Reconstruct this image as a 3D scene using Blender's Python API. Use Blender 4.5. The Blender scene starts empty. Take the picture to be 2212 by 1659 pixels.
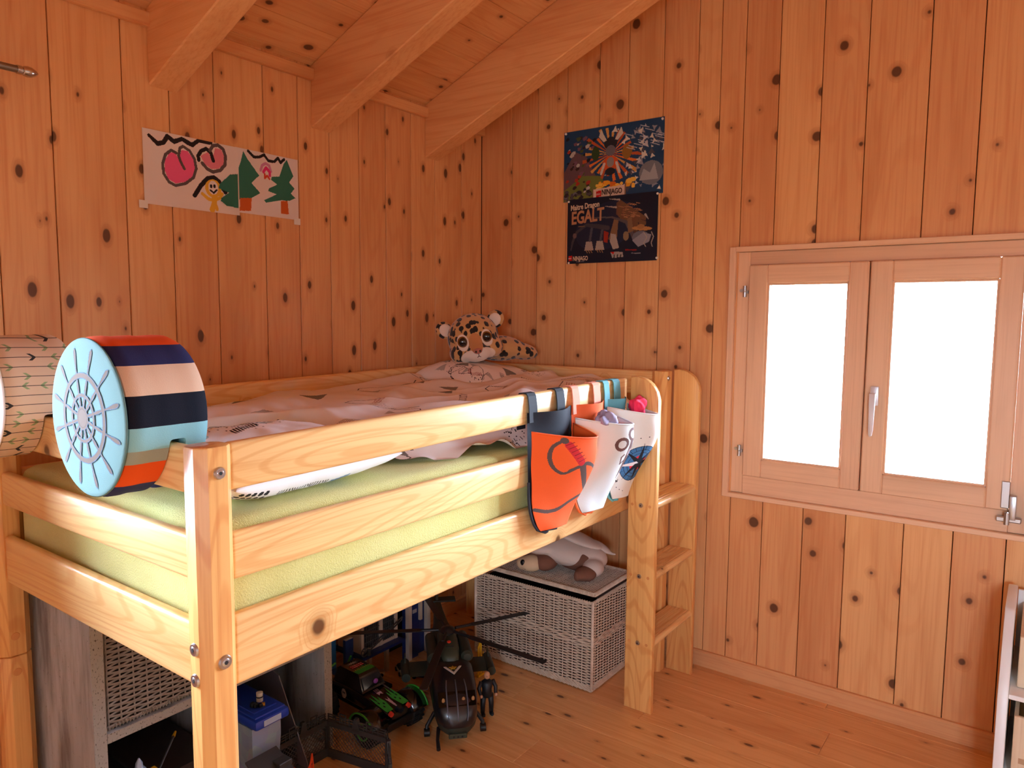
import bpy, bmesh, math, random
import numpy as np
from mathutils import Vector, Matrix
random.seed(4)
RNG = np.random.RandomState(7)
sc = bpy.context.scene
C = sc.collection

# ------------------------------------------------------------------ camera, world, exposure
def cam_axes(yaw, pit, rol):
    F = Vector((math.sin(yaw)*math.cos(pit), math.cos(yaw)*math.cos(pit), -math.sin(pit)))
    R = F.cross(Vector((0, 0, 1))).normalized(); U = R.cross(F)
    return R*math.cos(rol)+U*math.sin(rol), U*math.cos(rol)-R*math.sin(rol), F
R_, U_, F_ = cam_axes(0.93919529, 0.0923357, 0.00747644)
cd = bpy.data.cameras.new('camera'); cam = bpy.data.objects.new('camera', cd); C.objects.link(cam)
cd.sensor_width = 36; cd.lens = 1577.6/2212*36; cd.clip_start = .02; cd.clip_end = 200
M = Matrix.Identity(4)
for i in range(3):
    M[i][0] = R_[i]; M[i][1] = U_[i]; M[i][2] = -F_[i]
M.translation = Vector((-2.89482, -2.31345, 1.47029))
cam.matrix_world = M
sc.camera = cam
sc.view_settings.view_transform = 'Standard'; sc.view_settings.look = 'None'
sc.view_settings.gamma = 1; sc.view_settings.exposure = 0.93
try: sc.view_settings.use_curve_mapping = False
except Exception: pass
w = bpy.data.worlds.new('world'); sc.world = w; w.use_nodes = True
nt = w.node_tree; nt.nodes.clear()
bg = nt.nodes.new('ShaderNodeBackground'); wo = nt.nodes.new('ShaderNodeOutputWorld')
gr = nt.nodes.new('ShaderNodeValToRGB'); tcw = nt.nodes.new('ShaderNodeTexCoord'); sx = nt.nodes.new('ShaderNodeSeparateXYZ')
nt.links.new(tcw.outputs['Generated'], sx.inputs[0])
mr = nt.nodes.new('ShaderNodeMapRange'); mr.inputs[1].default_value = -1; mr.inputs[2].default_value = 1
nt.links.new(sx.outputs[2], mr.inputs[0]); nt.links.new(mr.outputs[0], gr.inputs[0])
gr.color_ramp.elements[0].position = .47; gr.color_ramp.elements[0].color = (.22, .235, .25, 1)   # bright ground / snow
gr.color_ramp.elements[1].position = .50; gr.color_ramp.elements[1].color = (.74, .90, 1.12, 1)
qe = gr.color_ramp.elements.new(.80); qe.color = (.74, .95, 1.25, 1)
nt.links.new(gr.outputs[0], bg.inputs[0]); bg.inputs[1].default_value = 58
nt.links.new(bg.outputs[0], wo.inputs[0])
def portal(name, loc, rot, sx_, sy_):
    l = bpy.data.lights.new(name, 'AREA'); l.shape = 'RECTANGLE'; l.size = sx_; l.size_y = sy_; l.cycles.is_portal = True
    o = bpy.data.objects.new(name, l); C.objects.link(o); o.location = loc; o.rotation_euler = rot
portal('window_portal', (.08, -1.797, 1.25), (0, math.pi/2, 0), 1.0, 1.05)          # looks towards -X
portal('window_portal', (-4.52, -3.05, 1.35), (0, -math.pi/2, 0), .95, .80)  # serves the added fill window in the left wall
portal('window_portal', (-2.955, .1, 1.34), (-math.pi/2, 0, 0), 1.22, 1.16)            # looks towards -Y
sc.cycles.max_bounces = 10; sc.cycles.diffuse_bounces = 7; sc.cycles.glossy_bounces = 3
sc.cycles.transparent_max_bounces = 12; sc.cycles.sample_clamp_indirect = 8
sc.cycles.caustics_reflective = False; sc.cycles.caustics_refractive = False
sc.cycles.use_denoising = True

# ------------------------------------------------------------------ node helpers
def lin(c):
    return tuple((x/12.92 if x <= .04045 else ((x+.055)/1.055)**2.4) for x in c[:3])
class N:
    def __init__(s, name):
        s.m = bpy.data.materials.new(name); s.m.use_nodes = True; s.t = s.m.node_tree; s.t.nodes.clear()
        s.out = s.t.nodes.new('ShaderNodeOutputMaterial'); s.b = s.t.nodes.new('ShaderNodeBsdfPrincipled')
        s.t.links.new(s.b.outputs[0], s.out.inputs[0])
    def n(s, ty, **k):
        o = s.t.nodes.new('ShaderNode'+ty)
        for a, v in k.items(): setattr(o, a, v)
        return o
    def put(s, inp, v):
        if hasattr(v, 'is_linked') or hasattr(v, 'links'): s.t.links.new(v, inp)
        else:
            if isinstance(v, (tuple, list)) and len(v) == 3 and inp.type == 'RGBA': v = (*v, 1)
            inp.default_value = v
    def math(s, op, a, b=0., c=None):
        o = s.n('Math', operation=op); s.put(o.inputs[0], a); s.put(o.inputs[1], b)
        if c is not None: s.put(o.inputs[2], c)
        return o.outputs[0]
    def ss(s, v, a, b, lo=0., hi=1.):
        o = s.n('MapRange', interpolation_type='SMOOTHSTEP'); s.put(o.inputs[0], v)
        for i, x in enumerate((a, b, lo, hi)): s.put(o.inputs[i+1], x)
        return o.outputs[0]
    def mix(s, f, a, b, mode='MIX'):
        o = s.n('Mix', data_type='RGBA', blend_type=mode); s.put(o.inputs[0], f); s.put(o.inputs[6], a); s.put(o.inputs[7], b)
        return o.outputs[2]
    def vm(s, op, a, b):
        o = s.n('VectorMath', operation=op); s.put(o.inputs[0], a); s.put(o.inputs[1], b); return o.outputs[0]
    def noise(s, v, scale=1, detail=2, rough=.5):
        o = s.n('TexNoise'); s.put(o.inputs['Vector'], v); o.inputs['Scale'].default_value = scale
        o.inputs['Detail'].default_value = detail; o.inputs['Roughness'].default_value = rough; return o.outputs[0]
    def bump(s, h, st=.2, dist=.002):
        o = s.n('Bump'); o.inputs['Strength'].default_value = st; o.inputs['Distance'].default_value = dist
        s.put(o.inputs['Height'], h); s.t.links.new(o.outputs[0], s.b.inputs['Normal'])
    def set(s, **k):
        for a, v in k.items(): s.put(s.b.inputs[a.replace('_', ' ')], v)
        return s.m
MATS = {}
def mat(name, col, rough=.6, metal=0., noise=0., nscale=60, bump=0., spec=.5, alpha=None, emit=None, coat=0):
    if name in MATS: return MATS[name]
    n = N(name); c = lin(col)
    tc = n.n('TexCoord').outputs['Object']
    if noise:
        f = n.noise(tc, nscale, 4, .6)
        cc = n.mix(n.math('MULTIPLY', n.math('SUBTRACT', f, .35), noise), (*c, 1), (*[x*.45 for x in c], 1))
    else: cc = (*c, 1)
    n.set(Base_Color=cc, Roughness=rough, Metallic=metal, Specular_IOR_Level=spec, Coat_Weight=coat)
    if bump: n.bump(n.noise(tc, nscale*4, 3, .6), bump, .002)
    MATS[name] = n.m; return n.m
def wood(name, base, dark, axis='z', knots=.35, kr=.085, rough=.42, var=.25, ring=.5, grain=1., spec=.4, ku=6.5, kl=4.2, rf=90., rt=.45):
    if name in MATS: return MATS[name]
    n = N(name)
    tc = n.n('TexCoord').outputs['Object']; oi = n.n('ObjectInfo').outputs['Random']
    r2 = n.math('FRACT', n.math('MULTIPLY', oi, 91.7)); r3 = n.math('FRACT', n.math('MULTIPLY', oi, 37.3))
    sp = n.n('SeparateXYZ'); n.t.links.new(tc, sp.inputs[0])
    o = {'x': (1, 2, 0), 'y': (0, 2, 1), 'z': (0, 1, 2)}[axis]
    cb = n.n('CombineXYZ')
    u = n.math('MULTIPLY_ADD', oi, 71.3, sp.outputs[o[0]]); v = n.math('MULTIPLY_ADD', r2, 43.1, sp.outputs[o[1]]); l = n.math('MULTIPLY_ADD', r3, 57.7, sp.outputs[o[2]])
    n.t.links.new(u, cb.inputs[0]); n.t.links.new(v, cb.inputs[1]); n.t.links.new(l, cb.inputs[2]); p = cb.outputs[0]
    # knots
    vo = n.n('TexVoronoi', feature='F1', voronoi_dimensions='2D'); vo.inputs['Scale'].default_value = 1; vo.inputs['Randomness'].default_value = 1
    wob = n.noise(n.vm('MULTIPLY', p, (30, 30, 22)), 1, 2)
    kc = n.n('CombineXYZ'); n.put(kc.inputs[0], n.math('MULTIPLY', n.math('ADD', u, n.math('MULTIPLY', v, .6)), ku)); n.put(kc.inputs[1], n.math('MULTIPLY', l, kl)); n.t.links.new(kc.outputs[0], vo.inputs['Vector'])
    d = n.math('ADD', vo.outputs['Distance'], n.math('MULTIPLY', n.math('SUBTRACT', wob, .5), .035))
    sc3 = n.n('SeparateColor'); n.t.links.new(vo.outputs['Color'], sc3.inputs[0])
    rad = n.math('MULTIPLY', n.math('MAXIMUM', n.math('SUBTRACT', sc3.outputs[0], 1-knots*1.6), 0.), kr/(knots*1.2))
    has = n.math('GREATER_THAN', rad, .008)
    k_in = n.math('MULTIPLY', has, n.ss(n.math('SUBTRACT', d, rad), .022, -.012))
    k_halo = n.math('MULTIPLY', has, n.ss(n.math('SUBTRACT', d, rad), .13, .0))
    # grain: cathedral rings bent round knots, fine fibres, blotches
    big = n.noise(n.vm('MULTIPLY', p, (4.5, 4.5, .55)), 1, 1.5)
    big = n.math('ADD', big, n.math('MULTIPLY', k_halo, .10))
    rg = n.math('SINE', n.math('MULTIPLY', big, rf))
    rg = n.ss(rg, rt, 1.)
    fine = n.noise(n.vm('MULTIPLY', p, (110, 110, 2.5)), 1, 3, .6)
    blot = n.noise(n.vm('MULTIPLY', p, (7, 7, 1.1)), 1, 2)
    b = lin(base); dk = lin(dark)
    col = n.mix(n.math('MULTIPLY', rg, ring*.55), (*b, 1), (*dk, 1))
    col = n.mix(n.math('MULTIPLY', n.ss(fine, .42, .75), .45*grain), col, (*dk, 1))
    col = n.mix(n.ss(blot, .45, .8, 0, .45), col, (*[x*.8 for x in dk], 1))
    vv = n.math('MULTIPLY_ADD', r3, var, 1-var*.6)
    vc = n.n('CombineColor'); 
    n.put(vc.inputs[0], n.math('POWER', vv, .5)); n.put(vc.inputs[1], vv); n.put(vc.inputs[2], vv)
    col = n.mix(1., col, vc.outputs[0], 'MULTIPLY')
    col = n.mix(n.math('MULTIPLY', k_halo, .5), col, (*[x*.62 for x in dk], 1))
    col = n.mix(n.math('MULTIPLY', k_in, .9), col, (.085, .028, .012, 1))
    n.set(Base_Color=col, Roughness=rough, Specular_IOR_Level=spec)
    n.bump(n.math('ADD', n.math('MULTIPLY', fine, .5), n.math('MULTIPLY', k_in, -.6)), .25, .0012)
    MATS[name] = n.m; return n.m
def vcol(name, rough=.7, bump=0., bs=900):
    if name in MATS: return MATS[name]
    n = N(name); a = n.n('Attribute', attribute_name='Col')
    n.set(Base_Color=a.outputs['Color'], Roughness=rough, Specular_IOR_Level=.3)
    if bump: n.bump(n.noise(n.n('TexCoord').outputs['Object'], bs, 2), bump, .001)
    MATS[name] = n.m; return n.m

# ------------------------------------------------------------------ object helpers
WL = {}
def W(o): return WL.get(o.name, Vector((0, 0, 0)))
def props(o, label=None, cat=None, group=None, kind=None):
    for k, v in (('label', label), ('category', cat), ('group', group), ('kind', kind)):
        if v: o[k] = v
    return o
def thing(name, label, cat, loc, group=None, local=False, rot=(0, 0, 0), kind=None, parent=None):
    o = bpy.data.objects.new(name, None); C.objects.link(o); o.empty_display_size = .05
    o.location = Vector(loc) - (W(parent) if parent else Vector((0, 0, 0))); o.rotation_euler = rot
    if parent: o.parent = parent
    WL[o.name] = Vector((0, 0, 0)) if local else Vector(loc)
    return props(o, label, cat, group, kind)
def link(name, me, m, parent=None, center=True, smooth=False):
    if center and len(me.vertices):
        n = len(me.vertices); a = np.empty(n*3, 'f'); me.vertices.foreach_get('co', a); a = a.reshape(-1, 3)
        c = (a.min(0)+a.max(0))/2; a -= c; me.vertices.foreach_set('co', a.ravel())
    else: c = np.zeros(3)
    if m is not None and not me.materials:
        for q in (m if isinstance(m, (list, tuple)) else [m]): me.materials.append(q)
    if smooth:
        me.polygons.foreach_set('use_smooth', [True]*len(me.polygons))
    me.update()
    o = bpy.data.objects.new(name, me); C.objects.link(o)
    wl = Vector(c.tolist()); WL[o.name] = wl
    if parent: o.parent = parent; o.location = wl - W(parent)
    else: o.location = wl
    return o
def obj(name, bm, m, parent=None, smooth=False, center=True, auto=None):
    me = bpy.data.meshes.new(name); bmesh.ops.recalc_face_normals(bm, faces=bm.faces); bm.to_mesh(me); bm.free()
    o = link(name, me, m, parent, center, smooth or auto is not None)
    if auto is not None:
        try: me.set_sharp_from_angle(angle=math.radians(auto))
        except Exception: pass
    return o
def B(): return bmesh.new()
def bx(bm, x0, x1, y0, y1, z0, z1, bev=0., seg=1, mi=0, T=None):
    vs = [bm.verts.new((x, y, z)) for x in (x0, x1) for y in (y0, y1) for z in (z0, z1)]
    fs = [(0, 1, 3, 2), (4, 6, 7, 5), (0, 4, 5, 1), (2, 3, 7, 6), (0, 2, 6, 4), (1, 5, 7, 3)]
    F = [bm.faces.new([vs[i] for i in f]) for f in fs]
    es = list({e for f in F for e in f.edges})
    allv = vs
    if bev:
        r = bmesh.ops.bevel(bm, geom=es, offset=bev, segments=seg, profile=.5, affect='EDGES')
        allv = list({v for f in r['faces'] for v in f.verts} | {v for v in vs if v.is_valid})
        F = list({f for v in allv for f in v.link_faces})
    for f in F: f.material_index = mi
    if T is not None: bmesh.ops.transform(bm, matrix=T, verts=allv)
    return allv
def prism(bm, pts, a0, a1, plane='yz', bev=0., seg=2, T=None):
    """outline pts extruded between a0 and a1 along the third axis"""
    def p3(p, a):
        return {'yz': (a, p[0], p[1]), 'xz': (p[0], a, p[1]), 'xy': (p[0], p[1], a)}[plane]
    lo = [bm.verts.new(p3(p, a0)) for p in pts]; hi = [bm.verts.new(p3(p, a1)) for p in pts]
    n = len(pts); F = [bm.faces.new(lo), bm.faces.new(hi[::-1])]
    S = [bm.faces.new([lo[i], lo[(i+1) % n], hi[(i+1) % n], hi[i]]) for i in range(n)]
    vs = lo+hi
    if bev:
        es = [e for e in {e for f in F for e in f.edges}]
        r = bmesh.ops.bevel(bm, geom=es, offset=bev, segments=seg, profile=.5, affect='EDGES')
        vs = list({v for f in r['faces'] for v in f.verts} | {v for v in vs if v.is_valid})
    if T is not None: bmesh.ops.transform(bm, matrix=T, verts=vs)
    return vs
def cyl(bm, p0, p1, r0, r1=None, n=16, cap=True):
    p0 = Vector(p0); p1 = Vector(p1); r1 = r0 if r1 is None else r1
    d = (p1-p0).normalized(); a = d.orthogonal().normalized(); b = d.cross(a)
    A = [bm.verts.new(p0+(a*math.cos(t)+b*math.sin(t))*r0) for t in (2*math.pi*i/n for i in range(n))]
    Bv = [bm.verts.new(p1+(a*math.cos(t)+b*math.sin(t))*r1) for t in (2*math.pi*i/n for i in range(n))]
    for i in range(n): bm.faces.new([A[i], A[(i+1) % n], Bv[(i+1) % n], Bv[i]])
    if cap: bm.faces.new(A[::-1]); bm.faces.new(Bv)
def tube(bm, pts, r, n=6, closed=False):
    pts = [Vector(p) for p in pts]; rings = []; N_ = len(pts)
    up = None
    for i, p in enumerate(pts):
        q0 = pts[i-1] if (i or closed) else p; q1 = pts[(i+1) % N_] if (i < N_-1 or closed) else p
        d = (q1-q0).normalized()
        if up is None: up = d.orthogonal().normalized()
        up = (up-d*up.dot(d)); up = up.normalized() if up.length > 1e-6 else d.orthogonal().normalized()
        b = d.cross(up); rr = r[i] if isinstance(r, (list, tuple)) else r
        rings.append([bm.verts.new(p+(up*math.cos(t)+b*math.sin(t))*rr) for t in (2*math.pi*k/n for k in range(n))])
    for i in range(N_-1 if not closed else N_):
        a, c = rings[i], rings[(i+1) % N_]
        for k in range(n): bm.faces.new([a[k], a[(k+1) % n], c[(k+1) % n], c[k]])
    if not closed:
        bm.faces.new(rings[0][::-1]); bm.faces.new(rings[-1])
def ball(bm, c, r, u=16, v=10, T=None):
    rr = (r, r, r) if not isinstance(r, (tuple, list)) else r
    mt = Matrix.Translation(Vector(c)) @ (T or Matrix.Identity(4)) @ Matrix.Diagonal((*rr, 1))
    bmesh.ops.create_uvsphere(bm, u_segments=u, v_segments=v, radius=1, matrix=mt)
def lathe(bm, prof, c=(0, 0, 0), n=20, T=None):
    vs = []
    for r, z in prof: vs.append([bm.verts.new((c[0]+r*math.cos(t), c[1]+r*math.sin(t), c[2]+z)) for t in (2*math.pi*k/n for k in range(n))])
    for a, b in zip(vs, vs[1:]):
        for k in range(n): bm.faces.new([a[k], a[(k+1) % n], b[(k+1) % n], b[k]])
    bm.faces.new(vs[0][::-1]); bm.faces.new(vs[-1])
    if T is not None: bmesh.ops.transform(bm, matrix=T, verts=[v for r in vs for v in r])
def loft(bm, rings, cap=True, closed=True):
    vs = [[bm.verts.new(p) for p in r] for r in rings]; n = len(vs[0])
    for a, b in zip(vs, vs[1:]):
        for k in range(n if closed else n-1): bm.faces.new([a[k], a[(k+1) % n], b[(k+1) % n], b[k]])
    if cap: bm.faces.new(vs[0][::-1]); bm.faces.new(vs[-1])
def rring(cx, cy, hw, hh, n=20, e=2.6):
    out = []
    for k in range(n):
        t = 2*math.pi*k/n; c, s = math.cos(t), math.sin(t)
        out.append((cx+hw*math.copysign(abs(c)**(2/e), c), cy+hh*math.copysign(abs(s)**(2/e), s)))
    return out
def text(name, body, size, m, parent, mw, extrude=.0004, bold=0., shear=0., sx=1., align='LEFT'):
    cu = bpy.data.curves.new(name, 'FONT'); cu.body = body; cu.size = size; cu.extrude = extrude; cu.shear = shear; cu.offset = bold; cu.align_x = align; cu.resolution_u = 3
    t = bpy.data.objects.new('t', cu); C.objects.link(t)
    me = bpy.data.meshes.new_from_object(t.evaluated_get(bpy.context.evaluated_depsgraph_get()))
    bpy.data.objects.remove(t); me.materials.clear(); me.transform(mw @ Matrix.Diagonal((sx, 1, 1, 1)))
    return link(name, me, m, parent)

# ------------------------------------------------------------------ flat prints as fine coloured meshes
class Img:
    def __init__(s, w, h, nx, bgc=None):
        s.w, s.h = w, h; s.nx = nx; s.ny = max(2, int(round(nx*h/w)))
        s.X, s.Y = np.meshgrid((np.arange(s.nx)+.5)/s.nx*w, (np.arange(s.ny)+.5)/s.ny*h)
        s.a = np.zeros((s.ny, s.nx, 3)); s.m = np.zeros((s.ny, s.nx), bool)
        if bgc is not None: s.a[:] = bgc; s.m[:] = True
    def put(s, k, c, al=1.):
        c = np.array(c, float); s.a[k] = s.a[k]*(1-al)+c*al; s.m |= k
    def poly(s, pts, c, al=1.):
        k = np.zeros_like(s.m); n = len(pts)
        for i in range(n):
            x0, y0 = pts[i]; x1, y1 = pts[(i+1) % n]
            if y0 == y1: continue
            k ^= ((y0 > s.Y) != (y1 > s.Y)) & (s.X < (x1-x0)*(s.Y-y0)/(y1-y0)+x0)
        s.put(k, c, al)
    def line(s, pts, wd, c, al=1., closed=False):
        k = np.zeros_like(s.m); P = list(pts)+([pts[0]] if closed else [])
        ws = wd if isinstance(wd, (list, tuple)) else [wd]*len(P)
        for (x0, y0), (x1, y1), w0, w1 in zip(P, P[1:], ws, ws[1:]):
            dx, dy = x1-x0, y1-y0; L = dx*dx+dy*dy+1e-12
            t = np.clip(((s.X-x0)*dx+(s.Y-y0)*dy)/L, 0, 1)
            k |= (s.X-x0-t*dx)**2+(s.Y-y0-t*dy)**2 < ((w0+(w1-w0)*t)/2)**2
        s.put(k, c, al)
    def curve(s, pts, wd, c, **k):
        P = [pts[0]]+list(pts)+[pts[-1]]; ws = list(wd) if isinstance(wd, (list, tuple)) else [wd]*len(pts); Wd = [ws[0]]+ws+[ws[-1]]; o = []; w2 = []
        for i in range(1, len(P)-2):
            for j in range(8):
                t = j/8; a = [.5*(2*P[i][d]+(P[i+1][d]-P[i-1][d])*t+(2*P[i-1][d]-5*P[i][d]+4*P[i+1][d]-P[i+2][d])*t*t+(3*P[i][d]-P[i-1][d]-3*P[i+1][d]+P[i+2][d])*t**3) for d in (0, 1)]
                o.append(tuple(a)); w2.append(Wd[i]*(1-t)+Wd[i+1]*t)
        o.append(P[-1]); w2.append(Wd[-1]); s.line(o, w2, c, **k)
    def ell(s, cx, cy, rx, ry, c, rot=0., al=1., hole=0.):
        u = (s.X-cx)*math.cos(rot)+(s.Y-cy)*math.sin(rot); v = -(s.X-cx)*math.sin(rot)+(s.Y-cy)*math.cos(rot)
        q = (u/rx)**2+(v/ry)**2
        s.put((q < 1) & (q >= hole*hole), c, al)
def surf(name, img, fn, m, parent=None, masked=False, smooth=False, kind=None):
    """fn(X, Y arrays in print units) -> (x,y,z) arrays; one quad per print cell"""
    nx, ny = img.nx, img.ny
    gx, gy = np.meshgrid(np.arange(nx+1)/nx*img.w, np.arange(ny+1)/ny*img.h)
    x, y, z = fn(gx, gy); V = np.stack([x+0*gx, y+0*gx, z+0*gx], -1).reshape(-1, 3)
    i, j = np.meshgrid(np.arange(nx), np.arange(ny)); base = (j*(nx+1)+i).ravel()
    Fq = np.stack([base, base+1, base+nx+2, base+nx+1], -1)
    col = img.a.reshape(-1, 3)
    if masked: k = img.m.ravel(); Fq = Fq[k]; col = col[k]; used = np.unique(Fq); re = np.full(len(V), -1); re[used] = np.arange(len(used)); V = V[used]; Fq = re[Fq]
    me = bpy.data.meshes.new(name); nf = len(Fq)
    me.vertices.add(len(V)); me.vertices.foreach_set('co', V.astype('f').ravel())
    me.loops.add(nf*4); me.loops.foreach_set('vertex_index', Fq.astype('i').ravel())
    me.polygons.add(nf); me.polygons.foreach_set('loop_start', np.arange(nf, dtype='i')*4)
    me.update(calc_edges=True); me.validate()
    c = np.where(col <= .04045, col/12.92, ((np.clip(col, 0, 1)+.055)/1.055)**2.4)
    c4 = np.concatenate([np.repeat(c, 4, 0), np.ones((nf*4, 1))], 1)
    at = me.color_attributes.new('Col', 'FLOAT_COLOR', 'CORNER'); at.data.foreach_set('color', c4.astype('f').ravel())
    o = link(name, me, m, parent, True, smooth)
    if kind: o['kind'] = kind
    return o
def nz(x, y, seed, sc_=1.):
    r = np.random.RandomState(seed); o = 0*x
    for k in range(7):
        a = r.uniform(0, 6.28); f = sc_*r.uniform(.6, 1.8); o = o+np.sin((x*math.cos(a)+y*math.sin(a))*f+r.uniform(0, 6.28)+.8*np.sin((x*math.sin(a)-y*math.cos(a))*f*.7+k))
    return o/7

# ------------------------------------------------------------------ materials
WALLC = ((.91, .68, .45), (.82, .50, .28))
wz = wood('wall_pine', *WALLC, axis='z', knots=.52, kr=.072, rough=.42, var=.26, ring=.32, ku=9, kl=4.8)
wxx = wood('trim_pine_x', *WALLC, axis='x', knots=.12, rough=.42, var=.15)
wyy = wood('trim_pine_y', (.88, .66, .45), (.78, .50, .30), axis='y', knots=.06, kr=.05, rough=.42, var=.12, ring=.2)
ceilx = wood('ceiling_pine', *WALLC, axis='x', knots=.52, kr=.07, rough=.5, var=.25, ring=.3, ku=10, kl=5)
rafm = wood('rafter_pine', (.92, .68, .45), (.83, .51, .29), axis='y', knots=.12, kr=.05, rough=.5, var=.12, ring=.32)
floorm = wood('floor_pine', (.92, .72, .48), (.80, .52, .28), axis='y', knots=.5, kr=.060, rough=.33, var=.22, spec=.5, ring=.4, ku=10, kl=4.5)
winy = wood('window_wood_y_glare', (.92, .75, .60), (.83, .64, .50), axis='y', knots=0.02, kr=.02, rough=.4, var=.1, ring=.15)  # lens glare put into a paler, pinker wood colour
winz = wood('window_wood_z_glare', (.92, .75, .60), (.83, .64, .50), axis='z', knots=0.02, kr=.02, rough=.4, var=.1, ring=.15)  # same glare-paled colour, grain upright
BEDC = ((.97, .82, .57), (.87, .60, .33))
bedx = wood('bed_pine_x', *BEDC, axis='x', knots=.3, kr=.042, rough=.28, var=.12, ring=.72, ku=5, kl=3.2, rf=210., rt=.35)
bedy = wood('bed_pine_y', *BEDC, axis='y', knots=.3, kr=.042, rough=.28, var=.12, ring=.72, ku=5, kl=3.2, rf=210., rt=.35)
bedz = wood('bed_pine_z_shaded', (.94, .73, .45), (.81, .48, .23), axis='z', knots=.15, kr=.05, rough=.28, var=.12, ring=.72, rf=190., rt=.35)  # uprights: their weaker light is put into a more orange tone
plaster = mat('plaster', (.92, .89, .84), .9)
dark_gap = mat('gap_dark', (.10, .04, .02), .9)
steel = mat('steel', (.75, .75, .76), .3, 1.)
silver = mat('silver', (.88, .88, .9), .35, .6)

# ------------------------------------------------------------------ the room
XL, YF_ = -4.4, -4.8          # left wall, wall behind the camera
def zc(y):                    # underside of ceiling boards
    return 2.41-.41*y if y > -3.4 else 2.41+.41*3.4-.62*(-3.4-y)
floor = thing('floor', None, None, (-2.2, -2.4, 0), kind='structure')
bm = B(); bx(bm, XL-.1, .1, YF_-.1, .1, -.08, -.023); obj('subfloor', bm, dark_gap, floor)
xs = -.056; k = 0
seams = [0.02]
while xs > XL: seams.append(xs); xs -= .1638
seams.append(XL-.02)
r = random.Random(3)
for a, b in zip(seams, seams[1:]):
    cuts = [YF_]; y = YF_+r.uniform(.4, 2.2)
    while y < -.3: cuts.append(y); y += r.uniform(1.6, 2.8)
    cuts.append(.02)
    for y0, y1 in zip(cuts, cuts[1:]):
        bm = B(); bx(bm, b+.0006, a-.0006, y0+.0004, y1-.0004, -.023, 0, .0012); obj('floorboard', bm, floorm, floor)
# wall_back: y = 0, vertical boards, window_2 to the left of the picture
W2 = (-3.55, -2.36, .78, 1.90)
def splits(lo, hi, mean, seed):
    r = random.Random(seed); out = []; x = hi
    while x > lo+.08: x -= mean*r.uniform(.75, 1.25); out.append(x)
    out[-1] = lo; return out
SA = [0.0, -.154, -.344, -.50, -.654, -.802, -.955, -1.103, -1.253, -1.445, -1.602, -1.749, -1.95, -2.096, -2.36]
SA += splits(XL, -2.36, .16, 5)
wall_back = thing('wall_back', None, None, (-2.2, 0, 1.2), kind='structure')
bm = B()
for x0, x1, z0, z1 in ((W2[1], .125, -.05, 2.6), (XL-.1, W2[0], -.05, 2.6), (W2[0], W2[1], -.05, W2[2]), (W2[0], W2[1], W2[3], 2.6)): bx(bm, x0, x1, .0185, .12, z0, z1)
obj('wall_core', bm, dark_gap, wall_back)
G = .0015
for a, b in zip(SA, SA[1:]):
    segs = [(0, 2.44)]
    if b >= W2[0]-.16 and a <= W2[1]+.01: segs = [(0, W2[2]), (W2[3], 2.44)]
    for z0, z1 in segs:
        bm = B(); bx(bm, b+G, a-G, 0, .018, z0, z1, .0016); obj('plank', bm, wz, wall_back)
bm = B(); bx(bm, XL, 0, -.022, -.0005, 2.352, 2.395, .003); obj('cornice', bm, wxx, wall_back)
# wall_right: x = 0, gable with window_1
W1 = (-2.295, -1.30, .765, 1.73)
SB = [0.0, -.186, -.335, -.495, -.661, -.803, -.964, -1.114, -1.208, -1.306, -1.437, -1.592, -1.745, -1.938, -2.09, -2.243]
SB += splits(YF_, -2.243, .16, 9)
wall_right = thing('wall_right', None, None, (0, -2.4, 1.2), kind='structure')
bm = B()
def gable(bm, y0, y1, z0, z1, x0, x1):
    ys = [y0]+([-3.4] if y0 < -3.4 < y1 else [])+[y1]
    for a, b in zip(ys, ys[1:]):
        if z1 is None: prism(bm, [(a, z0), (b, z0), (b, zc(b)+.05), (a, zc(a)+.05)], x0, x1)
        else: prism(bm, [(a, z0), (b, z0), (b, z1), (a, z1)], x0, x1)
for y0, y1, z0, z1 in ((W1[1], .05, -.05, None), (YF_, W1[0], -.05, None), (W1[0], W1[1], -.05, W1[2]), (W1[0], W1[1], W1[3], None)): gable(bm, y0, y1, z0, z1, .0185, .12)
obj('wall_core', bm, dark_gap, wall_right)
for a, b in zip(SB, SB[1:]):
    inw = a > W1[0]+.01 and b < W1[1]-.03 and b > W1[0]-.16
    for z0, z1 in ([(0, W1[2]), (W1[3], None)] if inw else [(0, None)]):
        bm = B()
        t1 = zc(b+G)+.02 if z1 is None else z1; t2 = zc(a-G)+.02 if z1 is None else z1
        prism(bm, [(b+G, z0), (a-G, z0), (a-G, t2), (b+G, t1)], 0, .018, bev=.0014, seg=1)
        obj('plank', bm, wz, wall_right)
# walls out of view
wl = thing('wall_left', None, None, (XL, -2.4, 1.2), kind='structure')
W_FILL = (-3.43, -2.67, .9, 1.8)  # opening cut for an added window that lets in fill light
bm = B()
for y0, y1, z0, z1 in ((W_FILL[1], 0, -.05, None), (YF_, W_FILL[0], -.05, None), (W_FILL[0], W_FILL[1], -.05, W_FILL[2]), (W_FILL[0], W_FILL[1], W_FILL[3], None)): gable(bm, y0, y1, z0, z1, XL-.1, XL)
obj('panelling', bm, plaster, wl)
wf = thing('wall_front', None, None, (-2.2, YF_, 1.2), kind='structure')
bm = B(); bx(bm, XL-.1, .1, YF_-.1, YF_, -.05, 3.1); obj('panelling', bm, plaster, wf)
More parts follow.
